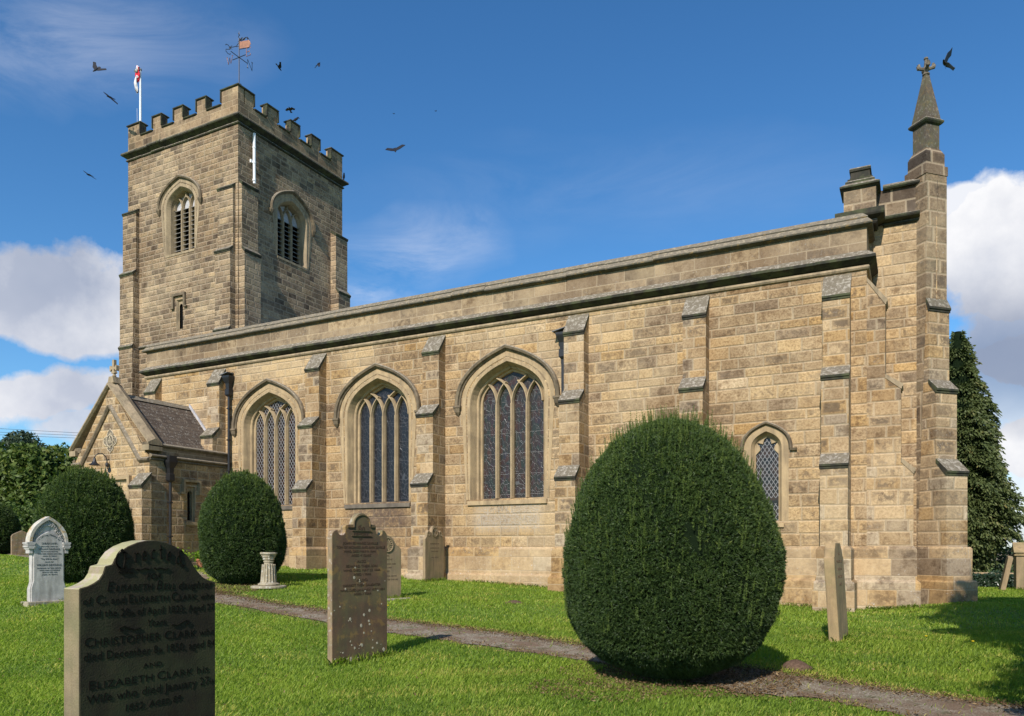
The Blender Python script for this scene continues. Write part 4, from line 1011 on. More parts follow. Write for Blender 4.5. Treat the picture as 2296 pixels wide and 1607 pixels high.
# stone cross on the porch gable
m = MB(); cx_, cy_ = PXM, YP + .15
m.prism([(cx_ - .16, cy_ - .14, 7.14), (cx_ + .16, cy_ - .14, 7.14), (cx_ + .10, cy_ - .14, 7.36), (cx_ - .10, cy_ - .14, 7.36)], (0, .28, 0))
m.lathe([(.05, 7.36), (.07, 7.40), (.045, 7.45), (.045, 7.52)], (cx_, cy_, 0), 8)
m.box(cx_ - .05, cx_ + .05, cy_ - .05, cy_ + .05, 7.5, 7.95)
for a in range(4):
    th = a * math.pi / 2; c_, s_ = math.cos(th), math.sin(th)
    pts = [(.0, .04), (.08, .04), (.16, .10), (.18, .07), (.18, -.07), (.16, -.10), (.08, -.04), (0, -.04)]
    if a == 1: pts = [(.0, .045), (.1, .045), (.1, -.045), (0, -.045)]
    m.prism([(cx_ + x * c_ - y * s_, cy_ - .053 - .001 * a, 7.66 + x * s_ + y * c_) for x, y in pts], (0, .106, 0))
part(m, 'gable_cross', M['dressed_grey'], label='stone cross finial on the porch gable')
# carved emblem with monogram
em = (-24.385, 5.15); m = MB()
def outline(pts, d0, d1, mb): mb.prism([(em[0] + x, YP + d0, em[1] + z) for x, z in pts], (0, d1 - d0, 0))
pet = []
for a0 in (90, 180, 270, 0):
    for k in range(-6, 7):
        t = R(a0 + k * 6.5); rr = .25 + .09 * math.cos(k / 6 * math.pi / 2) * (1.15 if a0 in (90, 270) else .9)
        if a0 in (90, 270) and k == 0: rr += .05
        pet.append((rr * math.cos(t), rr * math.sin(t)))
    t = R(a0 + 45); pet.append((.19 * math.cos(t), .19 * math.sin(t)))
outline(pet, -.012, .02, m); part(m, 'emblem_ground', M['sill_dark']); m = MB()  # dark ground paints the undercut shadow behind the carved leaves
m.tube([(em[0] + x * 1.04, YP - .015, em[1] + z * 1.04) for x, z in pet + pet[:1]], .014, 6)
m.tube([(em[0] + .17 * math.cos(t), YP - .03, em[1] + .17 * math.sin(t) * 1.15) for t in [2 * math.pi * k / 24 for k in range(25)]], .016, 6)
for i in range(64):   # carved leaves in the four lobes
    a0 = (90, 180, 270, 0)[i % 4]; t = R(a0 + rnd.uniform(-32, 32)); rr = rnd.uniform(.20, .31)
    p = (em[0] + rr * math.cos(t), YP - .012, em[1] + rr * math.sin(t)); dd = (rnd.uniform(-.03, .03), -.02, rnd.uniform(-.03, .03))
    m.tube([p, (p[0] + dd[0], p[1] + dd[1], p[2] + dd[2])], [.014, .008], 5)
for x in (-.075, 0.0, .075): m.box(em[0] + x - .012, em[0] + x + .012, YP - .045, YP - .01, em[1] - .09, em[1] + .09)
m.box(em[0] - .075, em[0], YP - .043, YP - .011, em[1] - .012, em[1] + .012); m.box(em[0] - .014, em[0] + .014, YP - .044, YP - .012, em[1] + .09, em[1] + .16); m.box(em[0] - .04, em[0] + .04, YP - .042, YP - .010, em[1] + .115, em[1] + .135)
m.tube([(em[0] + .075 + .035 * math.sin(t * 1.0), YP - .03, em[1] - .08 + .022 * k) for k, t in enumerate([0, 1, 2, 3.1, 4.2, 5.2, 6.2, 6.2])], .010, 5)
part(m, 'carved_emblem', M['pale_carving'], label='carved leafy quatrefoil with a monogram on the porch gable')
# door head label and door
m = MB()
for bx in [(-25.62, -23.28, 3.80, 3.92), (-25.62, -25.50, 3.0, 3.80), (-23.40, -23.28, 3.0, 3.80), (-25.72, -25.50, 2.9, 3.0), (-23.40, -23.18, 2.9, 3.0)]: m.box(bx[0], bx[1], YP - .11, YP + .001, bx[2], bx[3])
dm = part(m, 'doorway', M['dressed'], label='square-labelled porch doorway behind the yew')
m = MB(); ring_loft(m, [([(-25.15, .3), (-25.15, 2.6), (-24.9, 3.1), (-24.45, 3.35), (-24.0, 3.1), (-23.75, 2.6), (-23.75, .3)], 0), ([(-25.05, .3), (-25.05, 2.55), (-24.85, 3.0), (-24.45, 3.2), (-24.05, 3.0), (-23.85, 2.55), (-23.85, .3)], .3)], S3(YP)); m.build('door_arch', M['dressed'], dm)
m = MB(); m.box(-25.15, -23.75, YP + .30, YP + .34, .3, 3.35); m.build('door', M['wood_dark'], dm)
# porch corner buttresses
buttress(toS(PXE - .21, YP), .62, [(.36, 3.55, 3.98, 0.)], -.3, mat='porch', cap='weather')
buttress(toS(PXW + .31, YP), .62, [(.36, 3.55, 3.98, 0.)], -.3, mat='porch', cap='weather')
# slit in the porch east wall
e3 = E3(PXE); m = MB()
A = arch(18.665, .10, 3.35, .14, 2.45, 6); plate(m, [(18.50, 2.40), (18.83, 2.40), (18.83, 3.62), (18.50, 3.62)], [A], E3(PXE - .06), .12)
ring_loft(m, [([(18.50, 2.40), (18.50, 3.62), (18.83, 3.62), (18.83, 2.40)], -.004), ([(18.50, 2.40), (18.50, 3.62), (18.83, 3.62), (18.83, 2.40)], .06)], e3)
fr = part(m, 'slit_window', M['dressed'], label='small cusped window in the porch side wall')
m = MB(); m.box(PXE - .22, PXE - .20, 18.5, 18.83, 2.4, 3.62); m.build('glass', M['glass'], fr)
m = MB(); m.box(PXE - .02, PXE + .07, 18.43, 18.90, 2.28, 2.40); m.build('sill', M['dressed'], fr)
m = MB()
for bx in [(18.30, 19.03, 3.78, 3.86), (18.30, 18.37, 3.42, 3.78), (18.96, 19.03, 3.42, 3.78), (18.20, 18.37, 3.35, 3.42), (18.96, 19.13, 3.35, 3.42)]: m.box(PXE, PXE + .10, bx[0], bx[1], bx[2], bx[3])
m.build('label_mould', M['dressed'], fr)
m = MB(); sweep(m, [(.002, -.3), (.07, -.3), (.07, .98), (.002, 1.06)], [(PXE, YP + .05), (PXE, YS - .2)]); part(m, 'plinth', M['plinth'])
# --- rainwater pipes
def pipe(x, y, zt, zb, sq, to_wall, label):
    m = MB()
    if sq: m.box(x - .045, x + .045, y - .045, y + .045, zb, zt)
    else: m.tube([(x, y, zb), (x, y, zt)], .05, 12)
    o = part(m, 'downpipe', M['iron'], label=label)
    m = MB(); c = lambda hw, z: [(x - hw, y - hw, z), (x + hw, y - hw, z), (x + hw, y + hw, z), (x - hw, y + hw, z)]
    m.grid([c(.05, zt - .05), c(.10, zt + .02), c(.10, zt + .22), c(.075, zt + .25), c(.09, zt + .42), c(.16, zt + .60), c(.17, zt + .64), c(.17, zt + .70)], 0, True, True)
    m.box(x - .12, x + .12, y + (.05 if to_wall == 'y' else -.12), y + .17, zt + .70, zt + .84)
    m.build('hopper', M['iron'], o)
    if sq or to_wall == 'y':
        m = MB(); m.prism([(x - .27, y - .2, zt + .72), (x + .13, y - .2, zt + .80), (x + .13, y - .2, zt + .82), (x - .27, y - .2, zt + .74)], (0, .3, 0)); m.build('lead_lip', M['lead'], o)
    m = MB(); z = zb + .3
    while z < zt - .2:
        m.box(x - .065, x + .065, y - .06, y + .06, z, z + .05); z += 1.15
    m.build('bracket', M['iron'], o)
pipe(-22.17, YS - .12, 7.05, .5, False, 'y', 'long black drainpipe between porch and first window')
pipe(-9.02 + .14, YS - .12, 6.9, 5.4, True, 'y', 'short square drainpipe ending on a buttress')
pipe(PXE + .13, 17.72, 3.75, .4, False, 'x', 'black drainpipe on the porch side wall')
for q in [o for o in church.children if o.name.startswith('downpipe')]: pass

# ================================================================== things on the church
# wall lamp
t = empty('wall_lamp', (-24.44, YP - .01, 4.15)); tag(t, 'black swan-neck lamp with bell shade on the porch gable', 'lamp')
m = MB(); m.lathe([(0, -.02), (.09, -.02), (.09, .0), (0, .0)], n=16); m.xf(Matrix.Rotation(R(90), 4, 'X')); m.build('back_plate', M['iron'], t)
m = MB(); m.lathe([(0, .26), (.05, .24), (.06, .18), (.05, .12), (0, .10)], (0, -.08, 0), 12); m.build('junction_ball', M['iron'], t)
m = MB(); m.tube([(0, -.03, .02), (0, -.08, .06), (0, -.08, .30), (-.01, -.12, .45), (-.05, -.22, .55), (-.11, -.32, .55), (-.16, -.40, .46), (-.17, -.42, .38)], .017, 8); m.build('arm', M['iron'], t, smooth=True)
m = MB(); m.lathe([(.02, .40), (.04, .37), (.05, .30), (.085, .22), (.17, .15), (.19, .14), (.165, .155), (.07, .22), (.03, .32), (.0, .34)], (-.17, -.42, 0), 24); m.build('lamp_shade', M['iron'], t, smooth=True)
# flagpole and flag
fp = (-29.73, 22.15); t = empty('flagpole', (fp[0], fp[1], 18.1)); tag(t, 'white flagpole on the tower with a wind-wrapped red and white flag', 'flagpole')
m = MB(); m.tube([(0, 0, 0), (0, 0, 2.4), (0, 0, 4.05)], [.055, .048, .036], 12); m.build('pole', M['white_paint'], t)
m = MB(); m.lathe([(0, 4.05), (.05, 4.06), (.06, 4.1), (.04, 4.15), (0, 4.17)], n=10); m.build('pole_cap', M['lead'], t)
def cloth(pts, w0, name, mat, par, seed):
    r_ = random.Random(seed); rows = []
    for i, (x, y, z, wx) in enumerate(pts): rows.append([(x + wx * (k / 5 - .5) + .03 * math.sin(k * 2.3 + i), y + .05 * math.sin(k * 1.9 + i * 1.3) + (-.02 if k % 2 else .03), z + .04 * math.sin(k * 1.1 + i)) for k in range(6)])
    m = MB(); m.grid(rows); o = m.build(name, mat, par, smooth=True); md = o.modifiers.new('thickness', 'SOLIDIFY'); md.thickness = .006; return o
cloth([(-.10, -.08, 4.25, .20), (-.06, -.09, 4.10, .22), (-.05, -.09, 3.97, .16), (-.07, -.09, 3.84, .22), (-.06, -.09, 3.70, .15), (-.05, -.08, 3.58, .08)], 0, 'flag_red_field', M['red_cloth'], t, 1)
cloth([(-.04, -.12, 4.22, .13), (-.04, -.14, 4.08, .09), (-.10, -.14, 3.96, .06)], 0, 'flag_white_band', M['white_cloth'], t, 2)
cloth([(-.06, -.12, 3.80, .16), (-.14, -.12, 3.66, .13), (-.13, -.12, 3.48, .08), (-.11, -.11, 3.28, .04), (-.09, -.10, 3.1, .01)], 0, 'flag_white_tail', M['white_cloth'], t, 3)
m = MB(); m.tube([(-.09, -.10, 2.4), (-.09, -.08, .9)], .006, 5); m.build('halyard', M['white_cloth'], t)
def text_mesh(body, size=1., extrude=.004, shear=0., spacing=1., align='CENTER', thin=0.):
    c = bpy.data.curves.new('t', 'FONT'); c.body = body; c.size = size; c.extrude = extrude; c.shear = shear; c.space_character = spacing; c.align_x = align; c.resolution_u = 3; c.offset = thin
    o = bpy.data.objects.new('t', c); col.objects.link(o); bpy.context.view_layer.update()
    me = bpy.data.meshes.new_from_object(o.evaluated_get(bpy.context.evaluated_depsgraph_get())); bpy.data.objects.remove(o); bpy.data.curves.remove(c)
    return me
def thick_letter(ch, mat4, mb, r=.012):
    """letters of the vane as bent iron bars"""
    L = {'W': [[(-.5, .5), (-.22, -.5), (0, .35), (.22, -.5), (.5, .5)], [(-.58, .5), (-.42, .5)], [(.42, .5), (.58, .5)]],
         'E': [[(.35, .32), (.35, .5), (-.3, .5), (-.3, -.5), (.38, -.5), (.38, -.3)], [(-.3, 0), (.15, 0)], [(.15, .1), (.15, -.1)]],
         'N': [[(-.35, -.5), (-.35, .5), (.35, -.5), (.35, .5)], [(-.45, -.5), (-.25, -.5)], [(.25, .5), (.45, .5)]],
         'S': [[(.36, .28), (.30, .42), (0, .5), (-.3, .38), (-.3, .16), (0, 0), (.3, -.16), (.3, -.38), (0, -.5), (-.3, -.42), (-.36, -.28)]]}
    for s_ in L[ch]: mb.tube([mat4 @ Vector((x, 0, z)) for x, z in s_], r, 6)
t = empty('weathervane', (-23.85, 22.18, 19.74)); tag(t, 'wrought iron weathervane with compass letters and a coppery flag above the tower corner', 'weathervane')
m = MB(); m.tube([(0, 0, -.3), (0, 0, 2.05)], .018, 8); m.tube([(.03 * math.cos(k * 1.3), .03 * math.sin(k * 1.3), 2.0 + k * .03) for k in range(9)], .012, 6); m.tube([(0, 0, 2.2), (0, 0, 2.34)], [.014, .003], 6); m.build('rod', M['iron'], t)
m = MB()
for a in (0, 1.57, 3.14, 4.71):
    c_, s_ = math.cos(a), math.sin(a)
    m.tube([(c_ * r_, s_ * r_, z) for r_, z in [(.16, -.08), (.09, .02), (.03, .12), (.04, .19), (.09, .21), (.12, .17), (.10, .14)]], .010, 6)
m.build('scroll_foot', M['iron'], t)
m = MB(); m.tube([(-.36, 0, 1.28), (.36, 0, 1.28)], .014, 6); m.tube([(0, -.42, 1.28), (0, .42, 1.28)], .014, 6)
m.build('compass_arms', M['iron'], t)
for ch, pos, rz, s_ in [('E', (.50, 0, 1.36), 0, .33), ('W', (-.52, 0, 1.31), 0, .30), ('N', (0, .56, 1.28), R(90), .34), ('S', (0, -.56, 1.28), R(90), -.34)]:
    m = MB(); thick_letter(ch, Matrix.Translation(pos) @ Matrix.Rotation(rz, 4, 'Z') @ Matrix.Diagonal((s_, 1, abs(s_), 1)), m); m.build('compass_letter', M['copper'] if ch in 'EW' else M['iron'], t)
m = MB(); m.prism([(.03, -.005, 1.62), (.42, .10, 1.62), (.50, .13, 1.74), (.44, .11, 1.92), (.38, .09, 1.90), (.03, -.005, 1.90)], (-.002, .010, 0)); m.build('vane_flag', M['copper'], t)
m = MB(); m.tube([(0, 0, 1.60), (.42, .11, 1.60)], .012, 6); m.tube([(0, 0, 1.88), (-.12, -.03, 1.74), (-.36, -.10, 1.72)], .012, 6); m.tube([(0, 0, 1.72), (-.12, -.03, 1.72)], .010, 6); m.tube([(-.30, -.08, 1.64), (-.38, -.10, 1.72), (-.30, -.08, 1.80)], .010, 6); m.prism([(-.36, -.10, 1.66), (-.46, -.12, 1.72), (-.36, -.10, 1.78)], (0, .01, 0)); m.build('pointer', M['iron'], t)

# ================================================================== GRAVESTONES
def stone_root(name, label, P, yaw, cat='gravestone', tilt=0., roll=0., group=None, z=None):
    """local x runs along the inscribed face (northwards), local y points into the stone, face looks east"""
    t = empty(name, (P[0], P[1], (G(*P) if z is None else z)), R(90 - yaw)); t.rotation_euler = (tilt, roll, R(90 - yaw)); return tag(t, label, cat, group)
def slab(outline, th, mat, root, name='slab', y0=0., bevel=.006, face=None):
    m = MB(); pts = [(x, y0, z) for x, z in outline]; m.prism(pts, (0, th, 0)); o = m.build(name, [mat] + ([face] if face else []), root, bevel=bevel)
    if face:
        for p in o.data.polygons:
            if abs(p.normal.y) > .9: p.material_index = 1
    return o
def letters(root, lines, mat, name='inscription', depth=.003, slope=0., parent=None, thin=0.):
    """lines: (tokens or text, x0, x1, base z, cap height, shear); one mesh of cut letters"""
    V, F = [], []
    for body, x0, x1, z, h, sh in lines:
        toks = body if isinstance(body, list) else [(body, 1.)]
        X = 0.; parts = []
        for tx, s_ in toks:
            me = text_mesh(tx, 1., .5, sh, 1.05, 'LEFT', thin); co = np.array([v.co[:] for v in me.vertices]); fs = [tuple(p.vertices) for p in me.polygons]; bpy.data.meshes.remove(me)
            if len(co) == 0: X += .3 * s_; continue
            w_ = co[:, 0].max(); lead = .30 if tx.startswith(' ') else 0
            co = co * np.array([s_, s_, 1.]); co[:, 0] += X; X = co[:, 0].max() + .07 * s_ + (.28 * s_ if tx.endswith(' ') else 0); parts.append((co, fs))
        tot = parts[-1][0][:, 0].max(); kx = (x1 - x0) / tot; kz = h / .70
        for co, fs in parts:
            b = len(V)
            for c in co:
                x = x0 + c[0] * kx; V.append((x, -depth if c[2] > 0 else .001, z + c[1] * kz + slope * (x - x0)))
            F += [tuple(b + i for i in f) for f in fs]
    me = bpy.data.meshes.new(name); me.from_pydata(V, [], F); return link(name, me, mat, parent or root)
def nib(mb, pts, nv=(.010, .008), y=-.004):
    """pen stroke with a broad nib"""
    rows = [[(x - nv[0] / 2, y, z - nv[1] / 2), (x + nv[0] / 2, y, z + nv[1] / 2), (x + nv[0] / 2, .001, z + nv[1] / 2), (x - nv[0] / 2, .001, z - nv[1] / 2)] for x, z in pts]
    mb.grid(rows, 0, True, True)
def curl(cx, cz, r0, r1, a0, a1, n=14): return [(cx + (r0 + (r1 - r0) * k / n) * math.cos(R(a0 + (a1 - a0) * k / n)), cz + (r0 + (r1 - r0) * k / n) * math.sin(R(a0 + (a1 - a0) * k / n))) for k in range(n + 1)]
# --- foreground stone
X0 = 2.153
t = stone_root('gravestone', 'dark mossy round-shouldered gravestone filling the left foreground, headed Erected', (-3.3, X0), 0)
t.location.z = 0
o = [(0, -.2), (0, 1.274), (.04, 1.283), (.07, 1.296), (.095, 1.312), (.113, 1.337), (.124, 1.371), (.160, 1.379), (.172, 1.405), (.20, 1.438), (.24, 1.463), (.29, 1.482), (.34, 1.492), (.39, 1.494), (.44, 1.486), (.49, 1.470), (.535, 1.448), (.575, 1.418), (.60, 1.388), (.617, 1.362), (.64, 1.335), (.672, 1.305), (.705, 1.287), (.755, 1.275), (.755, -.2)]
slab(o, .115, M['headstone_dark'], t, bevel=.004, face=M['face_dark'])
E_ = 'S'
letters(t, [([('FOR', 1)], .333, .420, 1.305, .028, .25),
  ([('E', 1.35), ('LISABETH ', .9), ('B', 1.35), ('ELL ', .9), ('daughter', 1.15)], .126, .733, 1.256, .034, .22),
  ([('of ', 1.1), ('C', 1.35), ('n', .7), (' and ', 1.1), ('E', 1.3), ('LISABETH ', .95), ('C', 1.4), ('LARK, ', .95), ('who', 1.1)], .013, .742, 1.200, .031, 0),
  ([('died the 28', 1.1), ('th', .6), (' of April 1823; Aged 27', 1.1)], .019, .742, 1.141, .032, 0),
  ([('Years.', 1)], .337, .451, 1.077, .034, .25),
  ([('C', 1.15), ('HRISTOPHER ', 1), ('C', 1.15), ('LARK ', 1), ('who', 1)], .019, .748, 1.010, .037, 0),
  ([('died December 8', 1.1), ('th', .6), (' 1850, aged 84', 1.1)], .016, .748, .947, .036, 0),
  ([('AND', 1)], .318, .423, .877, .023, 0),
  ([('E', 1.2), ('LIZABETH ', 1), ('C', 1.2), ('LARK ', 1), ('his', 1.1)], .038, .706, .815, .034, 0),
  ([('Wife who died January 27', 1.1), ('th', .6)], .032, .741, .752, .037, 0),
  ([('1852. ', 1.1), ('A', 1.1), ('GED ', .9), ('89.', 1.1)], .215, .546, .686, .030, .1)], M['letter_dark'], slope=-.017, depth=.002, thin=-.012)
m = MB()   # blackletter heading and flourishes
nib(m, curl(.235, 1.395, .062, .050, 120, 265), (.007, .006)); nib(m, [(.205, 1.448), (.222, 1.43), (.226, 1.40), (.218, 1.37), (.232, 1.352), (.262, 1.358)], (.009, .008)); nib(m, curl(.212, 1.392, .045, .03, 60, 300), (.004, .004)); nib(m, [(.19, 1.345), (.215, 1.335), (.24, 1.343), (.262, 1.336)], (.004, .006)); nib(m, [(.226, 1.405), (.246, 1.410)], (.006, .006))
def bl(ch, x, z, s, m):
    S = {'r': [[(0, 1), (.12, .85), (.12, .1), (.25, 0)], [(.12, .8), (.35, 1), (.5, .85)]],
         'e': [[(.5, .45), (.45, .9), (.25, 1), (.05, .75), (.05, .2), (.25, 0), (.5, .15)], [(.08, .45), (.48, .5)]],
         'c': [[(.5, .85), (.25, 1), (.05, .75), (.05, .2), (.25, 0), (.5, .15)]],
         't': [[(.15, 1.5), (.2, 1.2), (.2, .15), (.35, 0), (.5, .12)], [(0, 1), (.45, 1)]],
         'd': [[(.9, 1.3), (.6, 1.55), (.35, 1.35), (.45, 1.05), (.6, .5), (.45, .1), (.25, 0), (.05, .2), (.08, .7), (.3, .95), (.5, .9)], [(.6, .5), (.75, -.2), (.95, -.4), (1.1, -.25), (1.0, -.1)]]}
    for st in S[ch]:
        P = [st[0]]
        for a, b in zip(st[:-1], st[1:]): P += [((a[0] * (1 - k / 4) + b[0] * k / 4), (a[1] * (1 - k / 4) + b[1] * k / 4)) for k in range(1, 5)]
        nib(m, [(x + px_ * s, z + pz_ * s) for px_, pz_ in P], (.0045, .0045))
for ch, x, z in [('r', .272, 1.388), ('e', .312, 1.396), ('c', .362, 1.402), ('t', .408, 1.402), ('e', .452, 1.392), ('d', .505, 1.375)]: bl(ch, x, z, .046, m)
for x, sg in ((.31, 1), (.43, -1)):
    nib(m, [(x - sg * .028, 1.356), (x - sg * .01, 1.349), (x + sg * .015, 1.357), (x + sg * .04, 1.352), (x + sg * .05, 1.360)], (.004, .005))
for x, sg in ((.25, -1), (.53, 1)):
    nib(m, [(x - sg * .05, 1.072), (x - sg * .02, 1.066), (x + sg * .01, 1.078), (x + sg * .035, 1.088), (x + sg * .055, 1.080), (x + sg * .05, 1.068), (x + sg * .035, 1.068)], (.004, .005))
m.build('inscription_heading', M['letter_dark'], t)
# --- tall brown stone in the middle
t = stone_root('gravestone', 'tall brown gravestone with round-headed crest and scooped shoulders left of centre', (-6.37, 7.40), 12.7)
t.location.z = 0
K = .883 / 1200; sx = lambda x: (x - 390) * K; sz = lambda x, y: 1.45 + (953 - y) * (.000575 + .00005 * (x - 390) / 1200)
pts = [(390, 4000), (390, 660), (400, 610), (430, 565), (470, 542), (505, 540), (515, 600), (545, 640), (590, 655), (635, 640), (662, 595), (668, 540), (660, 485), (680, 440), (745, 425), (848, 425), (852, 370), (872, 300), (915, 235), (970, 195), (1020, 185), (1075, 200), (1130, 245), (1170, 310), (1190, 380), (1193, 430), (1290, 432), (1325, 455), (1338, 500), (1330, 555), (1340, 610), (1370, 655), (1410, 672), (1450, 660), (1475, 615), (1480, 550), (1530, 570), (1570, 615), (1590, 665), (1590, 4000)]
slab([(sx(x), max(sz(x, y), -.15)) for x, y in pts], .10, M['headstone_brown'], t, bevel=.006, face=M['face_brown'])
L = [('MEMORY', 835, 1150, 655, 52, 0), ('OF', 950, 1020, 755, 45, 0), ('JOHN EDWARD SAVILLE', 610, 1365, 848, 50, 0), ('SON OF RICHARD AND ANN SAVILLE', 480, 1530, 935, 50, 0), ('WHO DIED MAY 9 1844', 625, 1310, 1020, 45, 0), ('AGED 4 YEARS', 785, 1210, 1105, 45, 0), ('ALSO', 905, 1100, 1238, 55, 0), ('EDWARD THEIR SON', 670, 1350, 1335, 50, 0), ('WHO DIED MAY 22 1846', 615, 1420, 1420, 45, 0), ('AGED 1 YEAR', 840, 1210, 1505, 45, 0), ('ALSO', 899, 1132, 1631, 52, 0), ('HARRIOT THEIR DAUGHTER', 607, 1424, 1736, 48, 0), ('WHO DIED JANUARY 10TH 1851', 549, 1517, 1838, 46, 0), ('AGED 1 YEAR', 840, 1214, 1920, 46, 0)]
letters(t, [(b, sx(x0), sx(x1), sz((x0 + x1) / 2, y), h * .00063, 0) for b, x0, x1, y, h, _ in L], M['letter_brown'], depth=.004)
m = MB()
for st in [[(945, 450), (940, 480), (960, 530), (935, 545)], [(985, 440), (975, 470), (990, 500), (985, 540), (1000, 550)], [(1020, 545), (1025, 490), (1045, 480), (1060, 495), (1058, 540), (1075, 548)]]: nib(m, [(sx(x), sz(x, y)) for x, y in st], (.012, .008))
m.build('inscription_heading', M['letter_brown'], t)
m = MB(); ar = [(845 + 0, 480)] + [(1020 - 172 * math.cos(a), 400 - 170 * math.sin(a)) for a in [math.pi * k / 16 for k in range(17)]] + [(1192, 480)]
m.tube([(sx(x), -.002, sz(x, y)) for x, y in ar], .010, 6); m.box(sx(800), sx(1215), -.012, .002, sz(1000, 572), sz(1000, 560)); m.box(sx(790), sx(1225), -.012, .002, sz(1000, 678), sz(1000, 668))
m.box(sx(700), sx(842), -.014, .002, sz(800, 492), sz(800, 480)); m.box(sx(1196), sx(1300), -.014, .002, sz(1250, 496), sz(1250, 484))
m.build('crest_moulding', M['face_brown'], t)
m = MB()
for i in range(70):   # pale lichen discs, thickest near the ground
    x = rnd.uniform(.03, .86); z = rnd.random() ** 2.6 * 1.2 + .02; r_ = rnd.uniform(.005, .018) * (1 if rnd.random() < .93 else 1.9)
    if z > .25 and abs(x - .48) > .22 and rnd.random() < .7: continue
    m.lathe([(r_, 0), (r_ * .9, .0025), (0, .003)], n=9); k0 = len(m.v) - 27; m.xf(Matrix.Translation((x, 0, z)) @ Matrix.Diagonal((1, 1, rnd.uniform(.8, 1.5), 1)) @ Matrix.Rotation(R(90), 4, 'X'), k0)
lo = m.build('lichen', M['lichen'], t); lo['kind'] = 'stuff'
# --- white marble stone
t = stone_root('gravestone', 'white marble pointed-arch gravestone with leafy carving and lead lettering at far left', (-16.65, 9.76), 8)
zb = t.location.z; t.location.z = 0; W = .76; c_ = W / 2
lz = lambda y: 1.45 + (595 - y) * .00134; lx = lambda x: c_ + (x - 790) * .00129
AR = arch(c_, .385, 1.585, .56, 1.58, 10, False)
slab([(c_ - .37, zb - .1), (c_ - .37, .60), (c_ - .33, .74), (c_ - .33, 1.46), (c_ - .385, 1.56)] + AR[1:-1] + [(c_ + .385, 1.56), (c_ + .33, 1.46), (c_ + .33, .74), (c_ + .37, .60), (c_ + .37, zb - .1)], .13, M['marble'], t, bevel=.008, y0=.02)
m = MB(); A1 = arch(c_, .39, 1.585, .57, 1.58, 12, False); A2 = arch(c_, .335, 1.585, .50, 1.58, 12, False)
m.grid([[(p[0], -.03, p[1]), (p[0], .17, p[1]), (q[0], .17, q[1]), (q[0], -.03, q[1])] for p, q in zip(A1, A2)], 0, True, True); m.build('arch_moulding', M['marble_top'], t)
for sx_ in (-1, 1):
    m = MB(); xc = c_ + sx_ * .36
    for z0, z1, e in [(1.46, 1.49, .055), (1.49, 1.52, .075), (1.53, 1.555, .065), (1.56, 1.60, .08)]: m.box(xc - e, xc + e, -.05, .19, z0, z1)
    m.box(xc - .045, xc + .045, -.03, .17, 1.44, 1.60); m.box(xc - .03, xc + .035, -.02, .16, 1.36, 1.44); m.build('capital', M['marble'], t)
m = MB(); P1 = arch(c_, .30, 1.50, .33, .78, 12, False); 
m.prism([(x, -.012, z) for x, z in [(c_ - .345, zb), (c_ - .345, .62)] + P1 + [(c_ + .345, .62), (c_ + .345, zb)]], (0, .035, 0)); m.build('inscribed_panel', M['marble'], t, bevel=.006)
m = MB()
for i in range(190):
    u_ = rnd.uniform(-1, 1); r0 = rnd.uniform(0, 1); zz = 1.585 + (.37 + .10 * r0) * (1 - abs(u_) ** 1.7 * .97) ; xx = c_ + u_ * (.275 + .05 * r0) 
    if zz < 1.62: zz = 1.585 + rnd.uniform(.02, .12)
    m.tube([(xx, .015, zz), (xx + rnd.uniform(-.015, .015), -.006, zz + rnd.uniform(-.015, .015))], [.014, .007], 5)
m.build('leaf_carving', M['marble'], t)
LL = [('SARAH ANN,', 675, 925, 520, 34), ('BELOVED WIFE OF', 665, 925, 562, 18), ('WILLIAM DINSDALE,', 630, 965, 608, 28), ('OF KILGRAM GRANGE,', 670, 930, 642, 16), ('WHO DIED MARCH 15TH 1920,', 610, 990, 680, 19), ('AGED 72 YEARS.', 690, 915, 715, 17), ('"Thy Will be done."', 660, 935, 765, 24), ('ALSO OF', 730, 860, 812, 20), ('WILLIAM DINSDALE,', 600, 995, 865, 32), ('HUSBAND OF THE ABOVE,', 605, 980, 910, 19), ('WHO DIED AT BEDALE', 640, 960, 945, 18), ('MARCH 9TH 1928.', 685, 925, 978, 18), ('AGED 76 YEARS.', 675, 930, 1015, 18)]
li = letters(t, [(b, lx(x0), lx(x1), lz(y), h * .00134, 0) for b, x0, x1, y, h in LL], M['letter_lead'], depth=.003); li.location = (0, -.0125, 0)
V_ = []
tx = 'In Loving Memory of'; 
m = MB(); vs, fs = [], []
for i, ch in enumerate(tx):
    if ch == ' ': continue
    a = R(148 - i * 116 / (len(tx) - 1)); me = text_mesh(ch, .055, .002); b = len(vs)
    for v in me.vertices:
        q = a - R(90); x, z = v.co[0], v.co[1]; vs.append((c_ + .235 * math.cos(a) + x * math.cos(q) - z * math.sin(q), -.0125 - (.003 if v.co[2] > 0 else 0), 1.515 + .225 * math.sin(a) + x * math.sin(q) + z * math.cos(q)))
    fs += [tuple(b + k for k in p.vertices) for p in me.polygons]; bpy.data.meshes.remove(me)
me = bpy.data.meshes.new('inscription_heading'); me.from_pydata(vs, [], fs); link('inscription_heading', me, M['letter_lead'], t)
m = MB(); m.box(c_ - .45, c_ + .45, -.10, .26, zb - .1, zb + .09); m.build('base', M['concrete'], t, bevel=.01)
